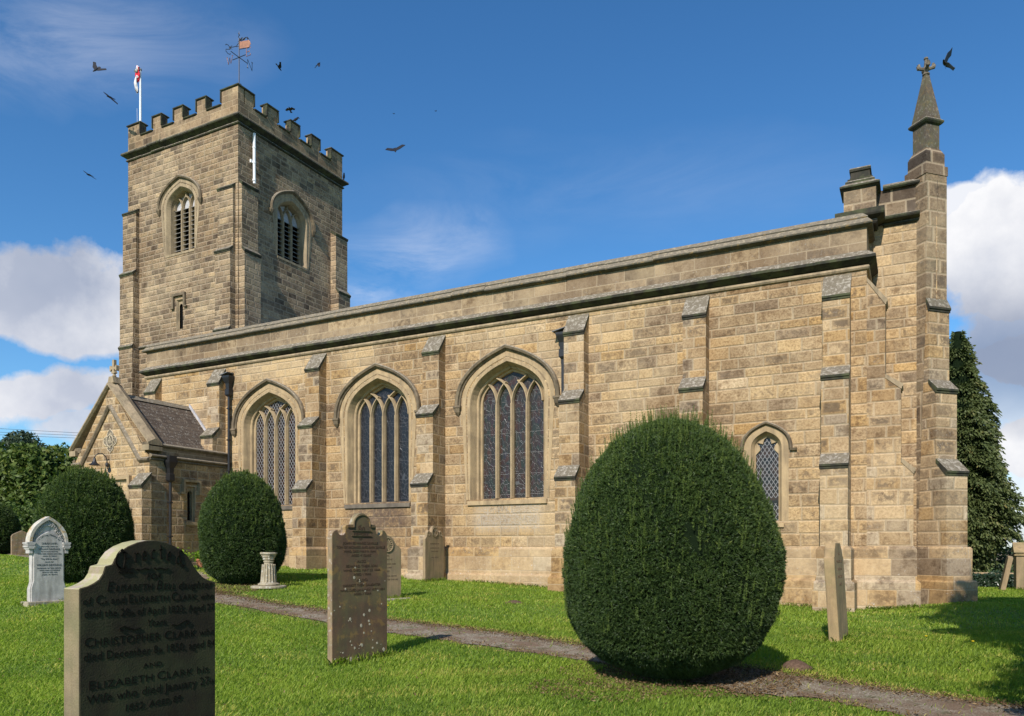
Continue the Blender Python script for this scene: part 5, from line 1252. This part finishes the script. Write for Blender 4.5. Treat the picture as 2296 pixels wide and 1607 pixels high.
# --- stones nearer the church
def rosette(root, c, r, mat, n=14, y=-.0):
    m = MB(); m.tube([(c[0] + r * math.cos(a), y, c[1] + r * math.sin(a)) for a in [2 * math.pi * k / 24 for k in range(25)]], r * .14, 6)
    for k in range(n):
        a = 2 * math.pi * k / n; m.tube([(c[0] + .2 * r * math.cos(a), y, c[1] + .2 * r * math.sin(a)), (c[0] + .82 * r * math.cos(a), y - .006, c[1] + .82 * r * math.sin(a))], [r * .05, r * .10], 5)
    return m.build('carved_roundel', mat, root)
t = stone_root('gravestone', 'brown gravestone with a carved wheel roundel, half hidden behind the tall brown one', (-10.55, 13.60), 14)
g = t.location.z
slab([(0, -.1), (0, 1.14), (.06, 1.20), (.14, 1.24), (.2, 1.33), (.28, 1.42), (.4, 1.46), (.52, 1.42), (.60, 1.33), (.66, 1.24), (.74, 1.20), (.80, 1.14), (.80, -.1)], .10, M['headstone_tan'], t)
rosette(t, (.4, 1.24), .155, M['headstone_tan'])
letters(t, [('IN', .36, .44, .98, .04, 0), ('MEMORY OF', .26, .54, .90, .035, 0), ('THE BELOVED WIFE', .16, .64, .80, .03, 0), ('WHO DIED', .28, .52, .72, .03, 0), ('AGED', .34, .46, .64, .03, 0), ('ALSO OF THE ABOVE', .14, .66, .53, .03, 0), ('WHO DEPARTED THIS LIFE', .10, .70, .45, .03, 0)], M['letter_faint'], depth=.003)
m = MB(); m.box(-.12, .92, -.22, .30, -.08, .05); m.build('base', M['concrete'], t, bevel=.015)
t = stone_root('gravestone', 'gravestone with three carved roundels standing against the plinth below the windows', (-12.77, 18.92), 3)
slab([(0, -.2), (0, 1.26), (.04, 1.30), (.08, 1.34), (.10, 1.46), (.17, 1.52), (.25, 1.47), (.30, 1.46), (.33, 1.56), (.40, 1.64), (.47, 1.66), (.54, 1.64), (.61, 1.56), (.64, 1.46), (.69, 1.47), (.77, 1.52), (.84, 1.46), (.86, 1.34), (.90, 1.30), (.94, 1.26), (.94, -.2)], .09, M['headstone_tan'], t)
rosette(t, (.47, 1.47), .135, M['headstone_tan']); rosette(t, (.17, 1.42), .07, M['headstone_tan'], 6); rosette(t, (.77, 1.42), .07, M['headstone_tan'], 6)
letters(t, [('IN MEMORY OF', .25, .69, 1.10, .04, 0), ('JAMES SON OF', .25, .69, .98, .03, 0), ('WHO DIED', .30, .64, .88, .03, 0), ('AND ALSO', .30, .64, .70, .03, 0)], M['letter_faint'], depth=.002)
# --- leaning stone right of the round yew
t = stone_root('gravestone', 'leaning mossy-topped gravestone seen edge-on in the lawn right of the big yew', (-1.04, 12.93), 6, tilt=-.062)
slab([(0, -.2), (0, 1.18), (.015, 1.33), (.05, 1.345), (.10, 1.46), (.13, 1.475), (.19, 1.555), (.56, 1.555), (.62, 1.475), (.65, 1.46), (.70, 1.345), (.735, 1.33), (.75, 1.18), (.75, -.2)], .155, M['headstone_green'], t, bevel=.008)
letters(t, [('IN', .33, .42, 1.36, .04, 0), ('MEMORY OF', .16, .59, 1.24, .04, 0), ('THOMAS', .22, .53, 1.12, .04, 0), ('WHO DIED', .20, .55, 1.0, .04, 0), ('AGED', .28, .47, .88, .04, 0)], M['letter_faint'], depth=.003)
# --- right edge
t = empty('tomb', (2.68, 27.5, G(2.68, 27.5) - .02)); tag(t, 'large gabled stone tomb cut off by the right edge', 'tomb')
m = MB(); m.box(0, 1.9, 0, .75, 0, 1.06); m.build('tomb_chest', M['headstone_tan'], t, bevel=.01)
m = MB(); m.box(-.05, 1.95, -.05, .80, 1.06, 1.10); m.box(-.02, 1.92, -.02, .77, 1.11, 1.14); m.prism([(-.06, -.06, 1.15), (-.06, .375, 1.46), (-.06, .81, 1.15)], (2.02, 0, 0)); m.build('gabled_lid', M['headstone_green'], t)
t = stone_root('gravestone', 'plain slab leaning towards the gabled tomb at the right edge', (2.36, 26.95), 0, tilt=.20)
slab([(0, -.1), (0, .98), (.3, 1.04), (.6, .98), (.6, -.1)], .13, M['headstone_tan'], t)
# --- far left
t = stone_root('gravestone', 'small brown gravestone with a peaked top at the far left edge', (-34.2, 19.3), 12)
slab([(0, -.1), (0, .82), (.05, .9), (.10, .93), (.40, 1.08), (.70, .93), (.75, .90), (.80, .82), (.80, -.1)], .12, M['headstone_brown'], t)
t = stone_root('gravestone', 'pinkish gravestone mostly hidden behind the white marble one', (-34.1, 20.9), 5)
slab([(0, -.1), (0, 1.15), (.1, 1.32), (.4, 1.42), (.7, 1.32), (.8, 1.15), (.8, -.1)], .14, M['headstone_tan'], t)
# --- sundial pedestal
sp_ = (-14.15, 14.10); t = empty('sundial_pedestal', (sp_[0], sp_[1], G(*sp_))); tag(t, 'short fluted stone sundial column beside the second round yew', 'sundial'); t.rotation_euler.z = .5
def oct_rows(lv, n=8): return [[(r_ * math.cos(2 * math.pi * (k + .5) / n), r_ * math.sin(2 * math.pi * (k + .5) / n), z) for k in range(n)] for r_, z in lv]
m = MB(); m.lathe([(.40, .0), (.43, .02), (.43, .06), (.40, .075), (0, .075)], n=28); m.build('round_step', M['concrete'], t)
m = MB(); m.grid(oct_rows([(.24, .075), (.26, .09), (.26, .12), (.20, .15), (.18, .17)], 16), 0, True, True); m.build('foot', M['concrete'], t)
m = MB(); rows = []
for z, r_ in [(.16, .185), (.4, .165), (.60, .150)]: rows.append([((r_ + (.012 if k % 4 in (0, 1) else -.016)) * math.cos(2 * math.pi * k / 64), (r_ + (.012 if k % 4 in (0, 1) else -.016)) * math.sin(2 * math.pi * k / 64), z) for k in range(64)])
m.grid(rows, 0, True, True); m.build('shaft', M['concrete'], t)
m = MB(); m.grid(oct_rows([(.11, .59), (.11, .65), (.125, .655), (.125, .68), (.11, .69), (.145, .72), (.13, .75), (.16, .77), (.16, .80), (.175, .81), (.175, .83), (.205, .85), (.205, .885), (.20, .895)]), 0, True, True); m.build('capital', M['concrete'], t)

# ================================================================== PLANTS
EGG_MAIN = [(.02, .20), (.045, .40), (.09, .66), (.15, .84), (.25, .955), (.40, 1.0), (.50, .99), (.61, .93), (.72, .84), (.82, .71), (.90, .55), (.955, .37), (.985, .2), (1, .0)]
yew('yew_bush', 'big round clipped yew standing on the lawn by the path, right of centre', (-2.45, 8.51), 2.93, 1.18, 100000,   .85, .18, 620, EGG_MAIN)
EGG2 = [(.02, .30), (.06, .62), (.12, .84), (.22, .96), (.36, 1.0), (.55, .98), (.70, .88), (.82, .73), (.90, .56), (.96, .36), (.99, .18), (1, .0)]
yew('yew_bush', 'clipped oval yew between the porch and the sundial column', (-15.62, 14.64), 2.92, 1.05, 22000, 1.7, .14, 200, EGG2)
yew('yew_bush', 'clipped domed yew in front of the porch gable', (-20.32, 13.42), 3.12, 1.20, 24000, 1.9, .17, 230, EGG2)
yew('yew_bush', 'dark clipped yew cut off by the left edge', (-37.5, 20.2), 2.5, 1.15, 9000, 2.6, .18, 50, EGG2)
def at(u, dd):
    tt = (u - 1148) / FPX; return ((-math.sin(TH) + tt * math.cos(TH)) * dd, (math.cos(TH) + tt * math.sin(TH)) * dd)
g_ = 'trees beyond the churchyard at left'
crown_tree('broadleaf_tree', 'mid-green bushy tree next to the porch gable', at(128, 48), 3, [(0, 0, 4.1, 2.3, 2.3, 2.6), (1.3, .4, 3.1, 1.7, 1.8, 2.3), (-1.4, 0, 3.4, 1.7, 1.8, 2.4), (.4, 0, 5.5, 1.3, 1.3, 1.3)], 15000, .17, M['broad'], group=g_)
crown_tree('broadleaf_tree', 'wide rounded tree filling the left edge behind the marble stone', at(48, 46), 3, [(0, 0, 3.9, 2.2, 2.2, 2.7), (-1.6, 0, 3.3, 1.9, 1.9, 2.7), (1.5, 0, 3.2, 1.7, 1.7, 2.4), (.2, .2, 5.2, 1.5, 1.5, 1.5)], 15000, .17, M['broad'], group=g_)
crown_tree('broadleaf_tree', 'darker tree partly off the left edge', at(-50, 46), 3, [(0, 0, 4.1, 2.6, 2.6, 2.9), (1.6, 0, 3.0, 1.9, 1.9, 2.6), (-1.6, 0, 3.0, 1.9, 1.9, 2.6)], 9000, .19, M['broad'], group=g_, tone0=.2)
crown_tree('shrub', 'low hedge-like shrub below the trees at left', at(90, 41), .6, [(0, 0, 1.6, 2.0, 1.2, 1.5), (2.3, 0, 1.5, 1.7, 1.2, 1.4), (-2.4, 0, 1.5, 1.9, 1.2, 1.4)], 9000, .13, M['broad'], 'shrub', trunk_r=.08, tone0=.15)
crown_tree('pine_tree', 'blue-green flat-topped pine rising above the left trees', at(48, 60), 6.2, [(0, 0, 7.8, 2.2, 2, 1.1), (-1.7, 0, 7.1, 1.7, 1.7, .9), (1.4, 0, 7.4, 1.4, 1.4, .8), (.1, 0, 8.7, 1.3, 1.3, .8), (-2.6, 0, 6.3, 1.3, 1.3, .8)], 11000, .15, M['pine'], group=g_, trunk_r=.25)
# cypress behind the chancel
def cypress(name, label, loc, H, prof, n, group=None, cat='tree'):
    root = empty(name, (loc[0], loc[1], G(*loc) - .05)); tag(root, label, cat, group)
    m = MB(); m.tube([(0, 0, 0), (0, 0, H * .5), (0, 0, H * .95)], [.22, .14, .02], 9).build('trunk', M['bark'], root, smooth=True)
    pr = np.array(prof); rows = []
    for i in range(19):
        z = .06 + .9 * i / 18; r_ = np.interp(z, pr[:, 0], pr[:, 1]) * .62; rows.append([(r_ * math.cos(a), r_ * math.sin(a), z * H) for a in [2 * math.pi * k / 20 for k in range(20)]])
    m = MB(); m.grid(rows, 0, True, True); m.build('inner_mass', M['core'], root, smooth=True)
    nb = n // 60; t_ = np.sqrt(rng.random(nb)) * -1 + 1; t_ = .03 + .95 * t_; a = rng.uniform(0, 6.283, nb)
    R0 = np.interp(t_, pr[:, 0], pr[:, 1]) * rng.uniform(.80, 1.07, nb) * (1 + .10 * np.sin(4 * a + 11 * t_))
    Vs, Ts = [], []
    per = 60
    # each spray: a drooping fan of scale-leaved twigs
    s_ = rng.random((nb, per)); side = rng.normal(0, 1, (nb, per)) * .17 * (1.1 - s_ * .5)
    rad = R0[:, None] * (.62 + .42 * s_); ca, sa = np.cos(a)[:, None], np.sin(a)[:, None]
    z = t_[:, None] * H + .16 * s_ - .42 * s_ ** 2 * .9 - np.abs(side) * .35 + rng.normal(0, .035, (nb, per))
    C = np.stack([rad * ca - side * sa, rad * sa + side * ca, z], -1).reshape(-1, 3)
    D = unit(np.stack([ca * np.ones_like(s_) * .7 - side * sa * 2, sa * np.ones_like(s_) * .7 + side * ca * 2, -.9 * s_ + .1], -1).reshape(-1, 3) + rng.normal(0, .25, (nb * per, 3)))
    A, B = frame_from(D); th = rng.uniform(0, 6.28, (len(C), 1)); S = A * np.cos(th) + B * np.sin(th); L_ = .14 * rng.uniform(.6, 1.3, (len(C), 1))
    V = np.stack([C - S * .018, C + D * L_ * .5 + S * .03, C + D * L_, C + D * L_ * .5 - S * .03], 1)
    tone = (.18 + .45 * s_ + rng.normal(0, .12, (nb, 1)) + rng.normal(0, .1, (nb, per))).reshape(-1)
    soup('foliage', V, 4, tone, M['cypress'], root); return root
cypress('cypress_tree', 'tall drooping cypress behind the chancel corner buttress', (1.42, 33.6), 10.1, [(0, 0.54), (.03, 0.6), (.09, .8), (.15, 1.15), (.20, 1.75), (.26, 1.95), (.32, 1.89), (.42, 1.73), (.50, 1.40), (.60, 1.35), (.68, 1.17), (.78, 0.76), (.9, 0.41), (1, 0.03)], 90000)
# bushes, wall and ivy hedge at the right
crown_tree('shrub', 'grey-green shrub behind the ivy hedge at the right edge', (3.35, 34.5), .5, [(0, 0, .85, .9, .8, .75), (.9, 0, 1.0, .8, .8, .7)], 5000, .07, M['pine'], 'shrub', trunk_r=.05)
t = empty('churchyard_wall', (.9, 31.5, G(.9, 31.5))); tag(t, 'low stone wall with pale coping seen past the chancel corner', 'wall')
m = MB(); m.box(-.3, 6, 0, .4, -.3, .42); m.build('wall_face', M['plinth'], t)
m = MB(); m.box(-.3, 6.0, -.05, .45, .42, .56); m.build('coping', M['dressed'], t, bevel=.02)
def leafy_box(name, label, x0, x1, y0, y1, h, n, leaf, mat, cat='hedge'):
    zc = G((x0 + x1) / 2, (y0 + y1) / 2); root = empty(name, ((x0 + x1) / 2, (y0 + y1) / 2, zc)); tag(root, label, cat)
    w_, d_ = (x1 - x0) / 2, (y1 - y0) / 2
    m = MB(); m.box(-w_ * .95, w_ * .95, -d_ * .8, d_ * .8, -.1, h * .9); m.build('inner_mass', M['core'], root)
    C = rng.uniform(-1, 1, (n, 3)) * np.array([w_, d_, h / 2]) + np.array([0, 0, h / 2]); f = rng.random(n)
    C[f < .6, 1] = -d_ + rng.uniform(-.08, .05, (f < .6).sum()); C[f >= .75, 2] = h + rng.uniform(-.08, .06, (f >= .75).sum()) + .06 * np.sin(C[f >= .75, 0] * 7)
    V, tn = leaf_cards(C, leaf, np.array([[0, -.8, .5]]), .35 + rng.normal(0, .28, n)); soup('leaves', V, 4, tn, mat, root)
leafy_box('ivy_hedge', 'ivy-covered hedge between chancel buttress and tomb', 1.05, 5.2, 30.6, 31.3, .50, 5200, .05, M['ivy'])
# trees standing just outside the frame on the right throw the shade on the lawn
crown_tree('broadleaf_tree', 'tall dense tree outside the right edge, shading the lawn', (3.92, 9.0), 3, [(0, 0, 2.3, 2.4, 2.4, 1.9), (0, 0, 4.6, 2.7, 2.7, 2.2), (0, 0, 7.0, 2.6, 2.6, 2.1), (.2, 0, 9.2, 1.9, 1.9, 1.6)], 52000, .12, M['broad'], trunk_r=.3)
crown_tree('shrub', 'dense shrub outside the right edge, nearest the camera', (2.62, 5.6), .6, [(0, 0, 1.2, 1.72, 1.6, 1.3), (0, 0, 2.7, 1.6, 1.5, 1.3), (.1, 0, 3.9, 1.2, 1.2, 1.0)], 38000, .065, M['broad'], 'shrub', trunk_r=.08)
# potted plants by the porch
for i, (x, y, lb, k) in enumerate([(-20.35, 17.35, 'terracotta pot of bright green leaves nearest the oval yew', 1.), (-21.35, 17.3, 'terracotta pot of green leaves nearer the porch wall', .9)]):
    t = empty('plant_pot', (x, y, G(x, y))); tag(t, lb, 'plant pot', 'pots beside the porch')
    m = MB(); m.lathe([(.10, 0), (.15, .24), (.17, .24), (.17, .30), (.15, .30), (.14, .27), (0, .27)], n=18); m.build('pot', M['terracotta'], t)
    n = 260; C = rng.normal(0, 1, (n, 3)) * np.array([.16, .16, .09]) + np.array([0, 0, .40]); V, tn = leaf_cards(C, .055, np.array([[0, 0, .8]]), rng.random(n)); soup('leaves', V, 4, tn, M['plant'], t)
# molehills
def mound(x, y, r_, h, lb, name='molehill'):
    m = MB(); rows = []
    for i in range(7):
        a = i / 6; rows.append([(r_ * (1.02 - a) * math.cos(q) * (1 + .12 * math.sin(3 * q + i)), r_ * (1.02 - a) * math.sin(q) * (1 + .1 * math.cos(2 * q + i)), h * (1 - (1 - a) ** 2) + .01 * math.sin(q * 5 + i * 2)) for q in [2 * math.pi * k / 20 for k in range(20)]])
    m.grid(rows, 0, True, True); o = m.build(name, M['soil'], smooth=True); o.location = (x, y, G(x, y) + .0); tag(o, lb, 'molehill')
mound(-1.27, 9.75, .20, .11, 'low brown molehill beside the path right of the big yew')
mound(-8.0, 15.4, .22, .06, 'bare soil patch in the grass before the third window')
# dandelions
for i, (x, y) in enumerate([(-1.32, 13.9), (.15, 13.7), (.75, 13.2), (-9.4, 12.6)]):
    t = empty('dandelion', (x, y, G(x, y))); tag(t, ['yellow dandelion left of the leaning stone', 'yellow dandelion in the lawn right of the leaning stone', 'yellow dandelion nearest the tree shadow', 'yellow dandelion near the path behind the tall brown stone'][i], 'flower', 'dandelions in the lawn')
    m = MB(); m.tube([(0, 0, 0), (.005, 0, .075)], .003, 5); m.build('stem', M['shoot'], t)
    m = MB(); m.lathe([(0, .07), (.012, .072), (.022, .082), (.014, .088), (0, .09)], n=10); m.build('flower_head', M['dandelion'], t)
# distant country
t = None
n = 5200; xs = rng.uniform(60, 330, n); base = 900 + rng.uniform(-15, 15, n)
hh = 3.2 + 2.2 * np.sin(xs * .05) * np.sin(xs * .021 + 1) + 1.2 * np.sin(xs * .23); zz = rng.random(n) * hh
V, tn = leaf_cards(np.stack([xs, base, zz], 1), 1.6, np.array([[0, -.5, .5]]), .2 + rng.normal(0, .15, n)); o = soup('distant_wood', V, 4, tn, M['pine']); tag(o, 'far-off line of trees on the horizon at the right edge', 'wood', kind='stuff')
# power lines
for i, (v0, v1) in enumerate([(962, 972), (970, 977.6), (976, 983.6)]):
    pts = []
    for k in range(-6, 9):
        u_ = 185 * k / 4; f = u_ / 185; v_ = v0 + (v1 - v0) * f - .5 * (f - .5) ** 2; x, y = at(u_, 62); pts.append((x, y, EYE + (1232 - v_) / FPX * 62))
    m = MB(); m.tube(pts, .014, 5); o = m.build('power_line', M['cable']); tag(o, ['topmost of the three overhead wires', 'middle one of the three overhead wires', 'lowest of the three overhead wires'][i] + ' crossing the sky at the left edge', 'cable', 'overhead wires at the left')
# ------------------------------------------------------------------ grass
def grass():
    C, S_ = math.cos(TH), math.sin(TH); Vs, Ts = [], []
    for d0, d1, dens, L, W, halfw in [(2.2, 5.5, 4200, .050, .0026, .78), (5.5, 9, 3000, .050, .0032, .74), (9, 14, 1500, .052, .0044, .72), (14, 24, 560, .056, .0075, .72), (24, 34, 150, .065, .014, .72)]:
        A = halfw * (d1 * d1 - d0 * d0) + 2 * (d1 - d0); n = int(A * dens)
        dd = np.sqrt(rng.uniform(d0 * d0, d1 * d1, n)); l = rng.uniform(-1, 1, n) * (halfw * dd + 1)
        x = -S_ * dd + C * l; y = C * dd + S_ * l
        edge = .10 * np.sin(x * 3.1) + .06 * np.sin(x * 11.3 + y * 3) + rng.normal(0, .05, n)
        keep = ~on_path(x, y, edge) | (rng.random(n) < .018)
        keep &= ~((y > YS - .16) & (x > XW) & (x < XE + .9)) & ~((y > 16.95) & (x > PXW) & (x < PXE + .05)) & ~((y > 21.4) & (x > -1) & (x < .6))
        keep &= ~((np.hypot(x + 2.45, y - 8.51) < .85) & (rng.random(n) < .93)) & ~((np.hypot(x + 15.6, y - 14.4) < 1.1) & (rng.random(n) < .85)) & ~(np.hypot(x + 14.15, y - 14.1) < .42)
        keep &= ~((x > -3.43) & (x < -3.29) & (y > 2.1) & (y < 2.95))
        x, y = x[keep], y[keep]; n = len(x)
        z = gz(x, y); P = np.stack([x, y, z], 1)
        th = rng.uniform(0, 6.283, n); lean = rng.uniform(.1, .75, n)
        big = np.sin(x * 1.7 + 1.3 * np.sin(y * .9)) * np.sin(y * 1.9 + x * .6); mid = np.sin(x * 6.1 + y * 2.3) * np.sin(y * 7.3 - x * 3.1)
        Lb = L * rng.uniform(.5, 1.35, n) * (1 + .22 * big + .05 * mid)
        near = np.minimum(np.abs(y - np.interp(x, pu[:, 0], pu[:, 1])), np.abs(y - np.interp(x, pl[:, 0], pl[:, 1])))
        Lb *= np.clip(.45 + near * 1.6, .45, 1)
        dirv = np.stack([np.cos(th) * lean + .12, np.sin(th) * lean + .05, np.ones(n)], 1); dirv = unit(dirv)
        side = np.stack([-np.sin(th + .6), np.cos(th + .6), 0 * th], 1); Wb = (W * rng.uniform(.6, 1.3, n))[:, None]
        tip = P + dirv * Lb[:, None] + np.stack([np.cos(th), np.sin(th), -.35 * np.ones(n)], 1) * (Lb * lean * .5)[:, None]
        midp = P + dirv * (Lb * .55)[:, None]
        V = np.stack([P - side * Wb, P + side * Wb, midp + side * Wb * .8, tip, midp - side * Wb * .8], 1)
        tone = .42 + .17 * big + .05 * mid + rng.normal(0, .13, n); dry = (near < .28) & (y > np.interp(x, pl[:, 0], pl[:, 1])); tone = np.where(dry & (rng.random(n) < .55), 1.0, np.minimum(tone, .86)); patch = np.sin(x * 2.1 + 2.2 * np.sin(y * 1.3 + .4)) * np.sin(y * 2.6 + 1.7 * np.sin(x * .8)); tone = np.where((patch > .55) & (rng.random(n) < .30), .93, tone); tone = np.where(rng.random(n) < .03, .97, tone)
        Vs.append(V); Ts.append(tone)
    # longer tufts the mower misses at the foot of stones, walls and trunks
    ex = []
    for (ax, ay, bx, by, k) in [(-6.40, 7.35, -6.15, 8.35, 420), (-3.45, 2.1, -3.3, 3.0, 200), (-1.15, 12.9, -1.0, 13.75, 260), (-16.9, 9.6, -16.5, 10.7, 260), (-10.7, 13.5, -10.2, 14.5, 240), (-12.8, 18.85, -12.7, 19.9, 260), (-1.0, 20.0, .1, 20.05, 420), (-12, 20.05, -1.5, 20.08, 1500), (-1.9, 19.1, -1.3, 19.15, 160), (2.6, 27.4, 4.6, 27.4, 300), (-2.45, 8.3, -2.45, 8.7, 160), (-14.4, 14.1, -13.8, 14.1, 60)]:
        f = rng.random(k); ex.append(np.stack([ax + (bx - ax) * f + rng.normal(0, .05, k), ay + (by - ay) * f + rng.normal(0, .05, k)], 1))
    q = np.concatenate(ex); n = len(q); P = np.stack([q[:, 0], q[:, 1], gz(q[:, 0], q[:, 1])], 1); th = rng.uniform(0, 6.283, n); lean = rng.uniform(.1, .6, n); Lb = rng.uniform(.06, .15, n)
    dirv = unit(np.stack([np.cos(th) * lean, np.sin(th) * lean, np.ones(n)], 1)); side = np.stack([-np.sin(th), np.cos(th), 0 * th], 1) * .004
    tip = P + dirv * Lb[:, None] + np.stack([np.cos(th), np.sin(th), -.3 * np.ones(n)], 1) * (Lb * lean * .5)[:, None]; mp = P + dirv * (Lb * .55)[:, None]
    Vs.append(np.stack([P - side, P + side, mp + side * .8, tip, mp - side * .8], 1)); Ts.append(.45 + rng.normal(0, .2, n))
    o = soup('grass', np.concatenate(Vs), 5, np.concatenate(Ts), M['grass']); tag(o, 'mown green grass of the churchyard lawn', 'grass', kind='stuff')
grass()
def litter():
    x, y = [], []
    for (cx, cy, r_, n) in [(-2.4, 8.5, 1.35, 6000), (-15.4, 14.2, 1.5, 4500), (-14.6, 13.2, .8, 2500), (-2.9, 7.35, .7, 1100)]:
        a = rng.uniform(0, 6.28, n); q = r_ * np.sqrt(rng.random(n)); x.append(cx + q * np.cos(a)); y.append(cy + q * np.sin(a) * .8)
    xx = rng.uniform(-16, 1.5, 16000); s_ = rng.random(16000); e = np.where(s_ < .75, np.interp(xx, pu[:, 0], pu[:, 1]) - .05, np.interp(xx, pl[:, 0], pl[:, 1])) + rng.normal(0, .16, 16000); x.append(xx); y.append(e)
    dd = np.sqrt(rng.uniform(9, 400, 1500)); l = rng.uniform(-.7, .7, 1500) * dd; x.append(-math.sin(TH) * dd + math.cos(TH) * l); y.append(np.minimum(math.cos(TH) * dd + math.sin(TH) * l, 19.9))
    x = np.concatenate(x); y = np.concatenate(y); n = len(x); C = np.stack([x, y, gz(x, y) + .018 + rng.random(n) * .015 + np.where(np.arange(n) >= n - 1500, .03, 0)], 1)
    V, tn = leaf_cards(C, .017, np.array([[0, 0, 2.2]]), rng.random(n)); o = soup('leaf_litter', V, 4, tn, M['litter']); tag(o, 'brown fallen needles and dry moss along the path and under the yews', 'leaf litter', kind='stuff')
litter()

# ================================================================== BIRDS
RV = Vector((math.cos(TH), math.sin(TH), 0)); FV = Vector((-math.sin(TH), math.cos(TH), 0)); UV = Vector((0, 0, 1))
def bird(u, v, dd, lw, rw, body, label, chord=.13, name='crow', group='crows flying round the tower', tail=.12, fl=.45, bs=.75):
    """lw, rw: wing tip offsets, body: direction of the beak, all as (right, up, away) in metres"""
    c = RV * ((u - 1148) / FPX * dd) + FV * dd + UV * (EYE + (1232 - v) / FPX * dd); t = empty(name, c); tag(t, label, 'bird', group)
    V3 = lambda q: RV * q[0] + UV * q[1] + FV * q[2]
    b = V3((body[0] * fl, body[1] * fl, body[2])).normalized(); m = MB()
    m.tube([b * q for q in (-.13, -.09, -.02, .05, .09, .115, .14, .18)], [.010, .028, .042, .038, .027, .029, .021, .003], 10) if 1 else m.tube([b * -.17, b * -.12, b * -.02, b * .07, b * .12, b * .155, b * .19, b * .235], [.012, .035, .055, .048, .032, .036, .026, .003], 10)
    a = V3(rw) - V3(lw); sd = (a - b * a.dot(b)).normalized()
    m.prism([b * -.09 - sd * .02, b * (-.11 - tail) - sd * .06, b * (-.13 - tail), b * (-.11 - tail) + sd * .06, b * -.09 + sd * .02], b.cross(sd) * .006)
    m.build('body', M['crow'], t, smooth=False)
    for w_ in (lw, rw):
        W = V3(w_); L = W.length; n_ = b.cross(W).normalized(); root = W.normalized() * .03; el = W * .45 + b * .05 + UV * (.03 * L)
        m = MB(); P = [root + b * .07, el + b * .045, W * .80 + b * .0, W - b * .03]; Q = [root - b * chord * .75, el - b * chord * .95, W * .75 - b * chord * .95, W * .97 - b * .07]
        m.grid([[p + n_ * .006, q + n_ * .003, q - n_ * .003, p - n_ * .006] for p, q in zip(P, Q)], 0, True, True); m.build('wing', M['crow'], t)
    return t
k = 32 / FPX
def w(x, y, z=0.): return (x * k, y * k, z)
bird(215, 157, 32, w(-11, 20, .1), w(19, 2, .1), (-.4, -.6, -.5), 'crow with raised wings, upper of the two left of the flagpole top', .17, fl=1.3)
bird(247, 219, 32, w(-17, 13), w(15, -15), (-.55, -.25, -.6), 'crow gliding on a diagonal between flagpole and upper left crow')
bird(200, 393, 34, w(-16, 11), w(15, -10), (-.3, -.4, -.8), 'thin-winged crow, lowest of those left of the tower', .08)
bird(626, 153, 40, w(-5, 9, .25), w(10, 7, -.2), (.2, -.2, .5), 'small crow just right of the weathervane', fl=1.5)
bird(714, 144, 38, w(-10, -5, .15), w(7, -11, -.15), (.3, .6, .5), 'crow with drooped wings, rightmost near the weathervane', .17, fl=1.)
bird(650, 246, 36, w(-14, 3, .1), w(14, 0, -.1), (0, .25, -.9), 'crow with level wings just above the east battlements')
bird(886, 338, 30, w(-21, 2, .05), w(22, 9, -.05), (.15, -.55, -.6), 'crow spreading broad wings right of the tower', .24, fl=1.2)
bird(2117, 142, 24, w(15, 29, .05), w(12, -14, -.2), (-.55, .12, -.75), 'large dark crow next to the pinnacle cross', .24, tail=.11, fl=1)
bird(883, 256, 150, (-.25, .1, 0), (.25, .08, 0), (.3, 0, .9), 'tiny distant bird, left of the two high specks')
bird(977, 250, 150, (-.25, .06, 0), (.28, .1, 0), (.3, 0, .9), 'tiny distant bird, right of the two high specks')
def perched(P, rz, label, s_=1., grp='crows perched on the tower'):
    t = empty('crow', P, rz); t.scale = (s_,) * 3; tag(t, label, 'bird', grp)
    m = MB(); m.tube([(-.20, 0, -.02), (-.10, 0, .04), (-.02, 0, .10), (.06, 0, .17), (.09, 0, .22), (.12, 0, .245), (.15, 0, .24), (.20, 0, .225)], [.012, .03, .055, .05, .033, .037, .02, .002], 10); m.build('body', M['crow'], t, smooth=True)
    m = MB(); m.tube([(0, .02, .06), (.01, .02, -.01)], .006, 5); m.tube([(0, -.02, .06), (.01, -.02, -.01)], .006, 5); m.build('legs', M['crow'], t)
perched((-23.55, 25.02, 19.76), 1.2, 'crow perched on the third merlon of the east battlements', .95)
perched((-23.38, 27.97, 18.53), -.8, 'crow clinging at the far right corner of the tower string course', .9)
for i, (x, z, r_) in enumerate([(.06, 1.91, .3), (.20, 1.91, .6), (.37, 1.92, 2.8)]): perched((-23.85 + x, 22.18 + x * .26, 19.74 + z), r_, ['small bird perched on the vane flag nearest the rod', 'middle of the small birds perched on the vane flag', 'small bird perched at the outer end of the vane flag'][i], .55, 'birds on the weathervane')
